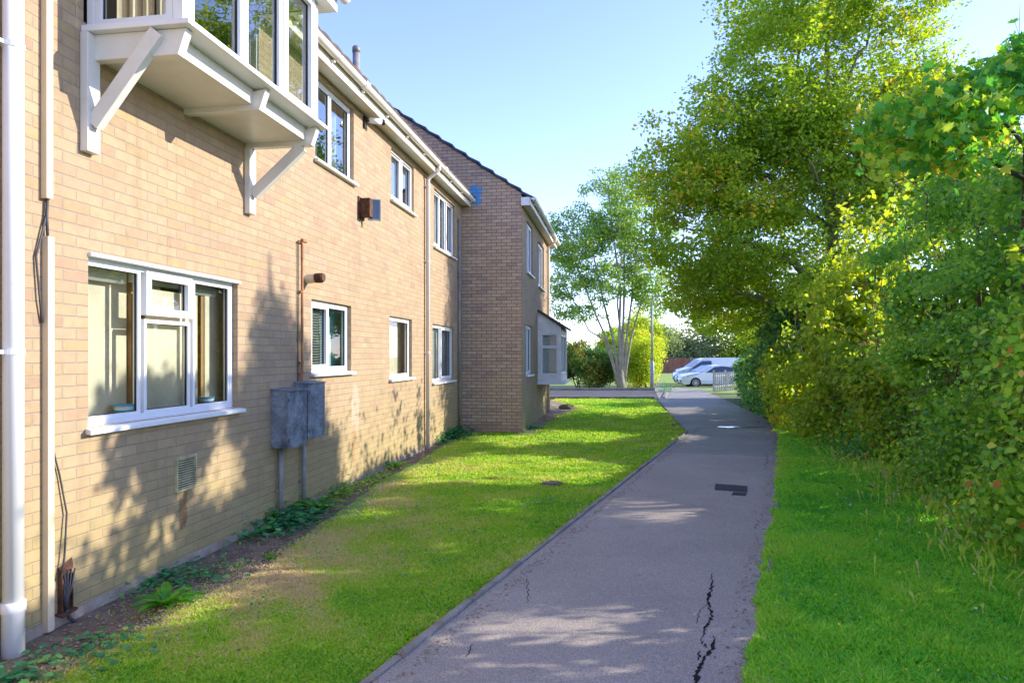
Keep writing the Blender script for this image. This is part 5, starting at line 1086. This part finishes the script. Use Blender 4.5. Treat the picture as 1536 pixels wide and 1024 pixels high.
# house roof far behind
hs = empty('house', (37.5, 196, -.46), 0, 'distant house with a brown tiled roof seen between the shrubs beyond the lawn', 'house')
mb = MB(); mb.box(-6, 6, 0, 8, 0, 5); mb.poly([(-6, 0, 5), (-6, 8, 5), (-6, 4, 8)]); mb.poly([(6, 0, 5), (6, 4, 8), (6, 8, 5)]); mb.build('wall', M['render'], hs)
mb = MB(); courses(mb, 0, 0, 0, 0, 0, 0, 0) if False else None
mb.hexa([(-6.3, -.4, 4.75), (6.3, -.4, 4.75), (6.3, 4, 8), (-6.3, 4, 8), (-6.3, -.4, 4.9), (6.3, -.4, 4.9), (6.3, 4, 8.15), (-6.3, 4, 8.15)]); mb.hexa([(-6.3, 4.001, 8), (6.3, 4.001, 8), (6.3, 8.4, 4.75), (-6.3, 8.4, 4.75), (-6.3, 4.001, 8.15), (6.3, 4.001, 8.15), (6.3, 8.4, 4.9), (-6.3, 8.4, 4.9)]); mb.build('roof', M['tile_brown'], hs)
for a in (-4, 0, 3):
    f = MB(); f.ring(a, a+1.4, 2.8, 4.1, .08, 0, .05); q = MB()
    for fc in f.f: q.poly([(f.v[i][1], -.02-f.v[i][0], f.v[i][2]) for i in fc])
    wn = q.build('window', M['white'], hs); q = MB(); q.poly([(a+.08, -.01, 2.88), (a+1.32, -.01, 2.88), (a+1.32, -.01, 4.02), (a+.08, -.01, 4.02)]); q.build('pane', M['car_glass'], wn)

hs.scale = (.62, 1, 1.32)
def car(name, x, y, rz, prof, belt, glassp, wheels, wid, m, label, wr=.33, cat='car'):
    """prof: closed body outline (x,z), nose at x=0; belt: height above which the body leans in"""
    g = float(gh(y)); root = empty(name, (x, y, g), rz, label, cat)
    def hw(px, z):
        nose = 1-.30*max(0, 1-px/.55)**2; tum = 1-.24*max(0, (z-belt)/.6); low = 1-.05*max(0, (.35-z)/.2); return wid/2*nose*tum*low
    n = len(prof); mb = MB()
    cx = sum(p[0] for p in prof)/n; cz = sum(p[1] for p in prof)/n
    ring = []
    for sg in (-1, 1):
        outer = [(p[0], sg*hw(*p)*.93, p[1]) for p in prof]
        inner = []
        for i, p in enumerate(prof):
            a = Vector(prof[i-1]); b = Vector(prof[(i+1) % n]); t_ = (b-a).normalized(); nn = Vector((-t_.y, t_.x))*.045
            q = (p[0]+nn.x, p[1]+nn.y); inner.append((q[0], sg*hw(*q), q[1]))
        ring.append((outer, inner))
    for sg in (0, 1):
        o_, i_ = ring[sg]
        for k in range(n):
            l = (k+1) % n; f = [o_[k], o_[l], i_[l], i_[k]]; mb.poly(f if sg else f[::-1])
        mb.poly(i_ if sg else i_[::-1])
    for k in range(n):
        l = (k+1) % n; a, b = ring[0][0], ring[1][0]; mid = [((a[j][0]+b[j][0])/2-(.05 if a[j][0] < .3 else 0), 0, a[j][2]+(.02 if a[j][2] > .6 else 0)) for j in (k, l)]
        mb.poly([a[k], a[l], mid[1], mid[0]]); mb.poly([mid[0], mid[1], b[l], b[k]])
    body = mb.build('body', m, root, merge=True, smooth=False)
    bm = bmesh.new(); bm.from_mesh(body.data); bmesh.ops.recalc_face_normals(bm, faces=bm.faces); bm.to_mesh(body.data); bm.free()
    body.modifiers.new('bevel', 'BEVEL').width = .02; body.modifiers['bevel'].segments = 2
    for gp in glassp:
        if gp[0] == 'side':
            for sg in (-1, 1):
                q = MB(); q.poly([(p[0], sg*(hw(*p)+.006), p[1]) for p in gp[1]][::sg]); q.build('side_window', M['car_glass'], root)
        else:
            (xa, za), (xb, zb) = gp[1]; q = MB(); wa, wb = hw(xa, za)*.86, hw(xb, zb)*.84
            dx, dz = zb-za, -(xb-xa); L = math.hypot(dx, dz); dx, dz = -dx/L*.03, -dz/L*.03
            q.poly([(xa+dx, -wa, za+dz), (xa+dx, wa, za+dz), (xb+dx, wb, zb+dz), (xb+dx, -wb, zb+dz)]); q.build('windscreen', M['car_glass'], root)
    for wx in wheels:
        for sg in (-1, 1):
            yy = sg*(wid/2-.10); q = MB(); q.tube([(wx, yy-.10, wr), (wx, yy-.085, wr), (wx, yy+.085, wr), (wx, yy+.10, wr)], [wr-.03, wr, wr, wr-.03], 28); wh = q.build('wheel', M['tyre'], root, smooth=False)
            q = MB(); yo = yy+sg*.104; q.tube([(wx, yo-sg*.012, wr), (wx, yo, wr)], wr*.24, 14)
            for k in range(10):
                a = k*math.pi/5; q.bar((wx+math.cos(a)*.05, yo-sg*.004, wr+math.sin(a)*.05), (wx+math.cos(a)*wr*.70, yo-sg*.004, wr+math.sin(a)*wr*.70), .012, .018, up=(-math.sin(a), 0, math.cos(a)))
            rp = [(wx+math.cos(a)*wr*.70, yo-sg*.004, wr+math.sin(a)*wr*.70) for a in np.linspace(0, 2*math.pi, 25)]; q.tube(rp, .015, 6, cap=False)
            q.build('rim', M['alloy'], wh)
            q = MB(); arch = [(wx+math.cos(a)*(wr+.05), sg*(wid/2-.03), wr+math.sin(a)*(wr+.05)) for a in np.linspace(-.2, math.pi+.2, 18)]; q.poly(arch+[]); q.build('wheel_arch', M['black'], root)
    z = belt-.22
    for sg in (-1, 1):
        q = MB(); q.hexa([(-.02, sg*.48, z-.12), (.28, sg*wid*.455, z-.10), (.34, sg*wid*.44, z-.02), (.05, sg*.48, z-.02), (.03, sg*.48, z-.03), (.30, sg*wid*.462, z-.03), (.42, sg*wid*.44, z+.05), (.12, sg*.48, z+.02)]); q.build('headlight', M['lamp'], root)
        q = MB(); mx_ = gp_m; 
    q = MB(); q.box(-.055, .02, -.5, .5, .36, .50); q.build('grille', M['black'], root)
    q = MB(); q.box(-.066, -.056, -.26, .26, .40, .50); q.build('number_plate', M['tub'], root)
    q = MB(); q.box(wheels[0]+.45, wheels[1]-.45, -wid/2+.01, wid/2-.01, .17, .24); q.build('side_skirt', M['black'], root)
    return root
gp_m = 0
hatch = [(0, .30), (-.03, .52), (.06, .70), (.45, .84), (1.0, .93), (1.25, .98), (2.05, 1.42), (2.6, 1.47), (3.3, 1.42), (3.95, 1.08), (4.2, .95), (4.22, .40), (4.1, .26), (3.80, .24), (3.75, .50), (3.60, .66), (3.40, .71), (3.2, .66), (3.05, .50), (3.0, .24), (1.2, .24), (1.15, .50), (1.0, .66), (.80, .71), (.6, .66), (.45, .50), (.40, .24), (.1, .22)]
sidew = [(1.45, .99), (2.1, 1.36), (2.6, 1.41), (3.2, 1.36), (3.7, 1.06), (2.6, .99)]
vanp = [(0, .32), (-.04, .62), (.05, .85), (.35, 1.05), (.95, 1.22), (1.75, 1.84), (2.1, 1.93), (4.9, 1.95), (5.0, 1.85), (5.02, .40), (4.9, .28), (4.35, .28), (4.3, .50), (4.15, .68), (3.95, .73), (3.75, .68), (3.6, .50), (3.55, .28), (1.3, .28), (1.25, .50), (1.1, .68), (.9, .73), (.7, .68), (.55, .50), (.5, .28), (.1, .24)]
vside = [(1.0, 1.17), (1.85, 1.74), (2.55, 1.76), (2.55, 1.17)]
cy_ = 46.0; cxp = (1020-CX)/F*cy_
car('parked_car', cxp, cy_, R(2), hatch, .95, [('side', sidew), ('ws', ((1.32, 1.02), (2.02, 1.40)))], [.8, 3.4], 1.76, M['paint_white'], 'white hatchback nearest the footpath, its front wheel in view', .32)
car('parked_car', (1015-CX)/F*49.3, 49.3, R(3), hatch, .95, [('side', sidew), ('ws', ((1.32, 1.02), (2.02, 1.40)))], [.8, 3.4], 1.76, M['paint_blue'], 'blue hatchback parked between the white hatchback and the white van', .32)
car('parked_van', (1013-CX)/F*52.6, 52.6, R(3), vanp, 1.2, [('side', vside), ('ws', ((1.05, 1.30), (1.70, 1.80)))], [.9, 3.95], 1.95, M['paint_white'], 'white van parked behind the two cars', .34, 'van')
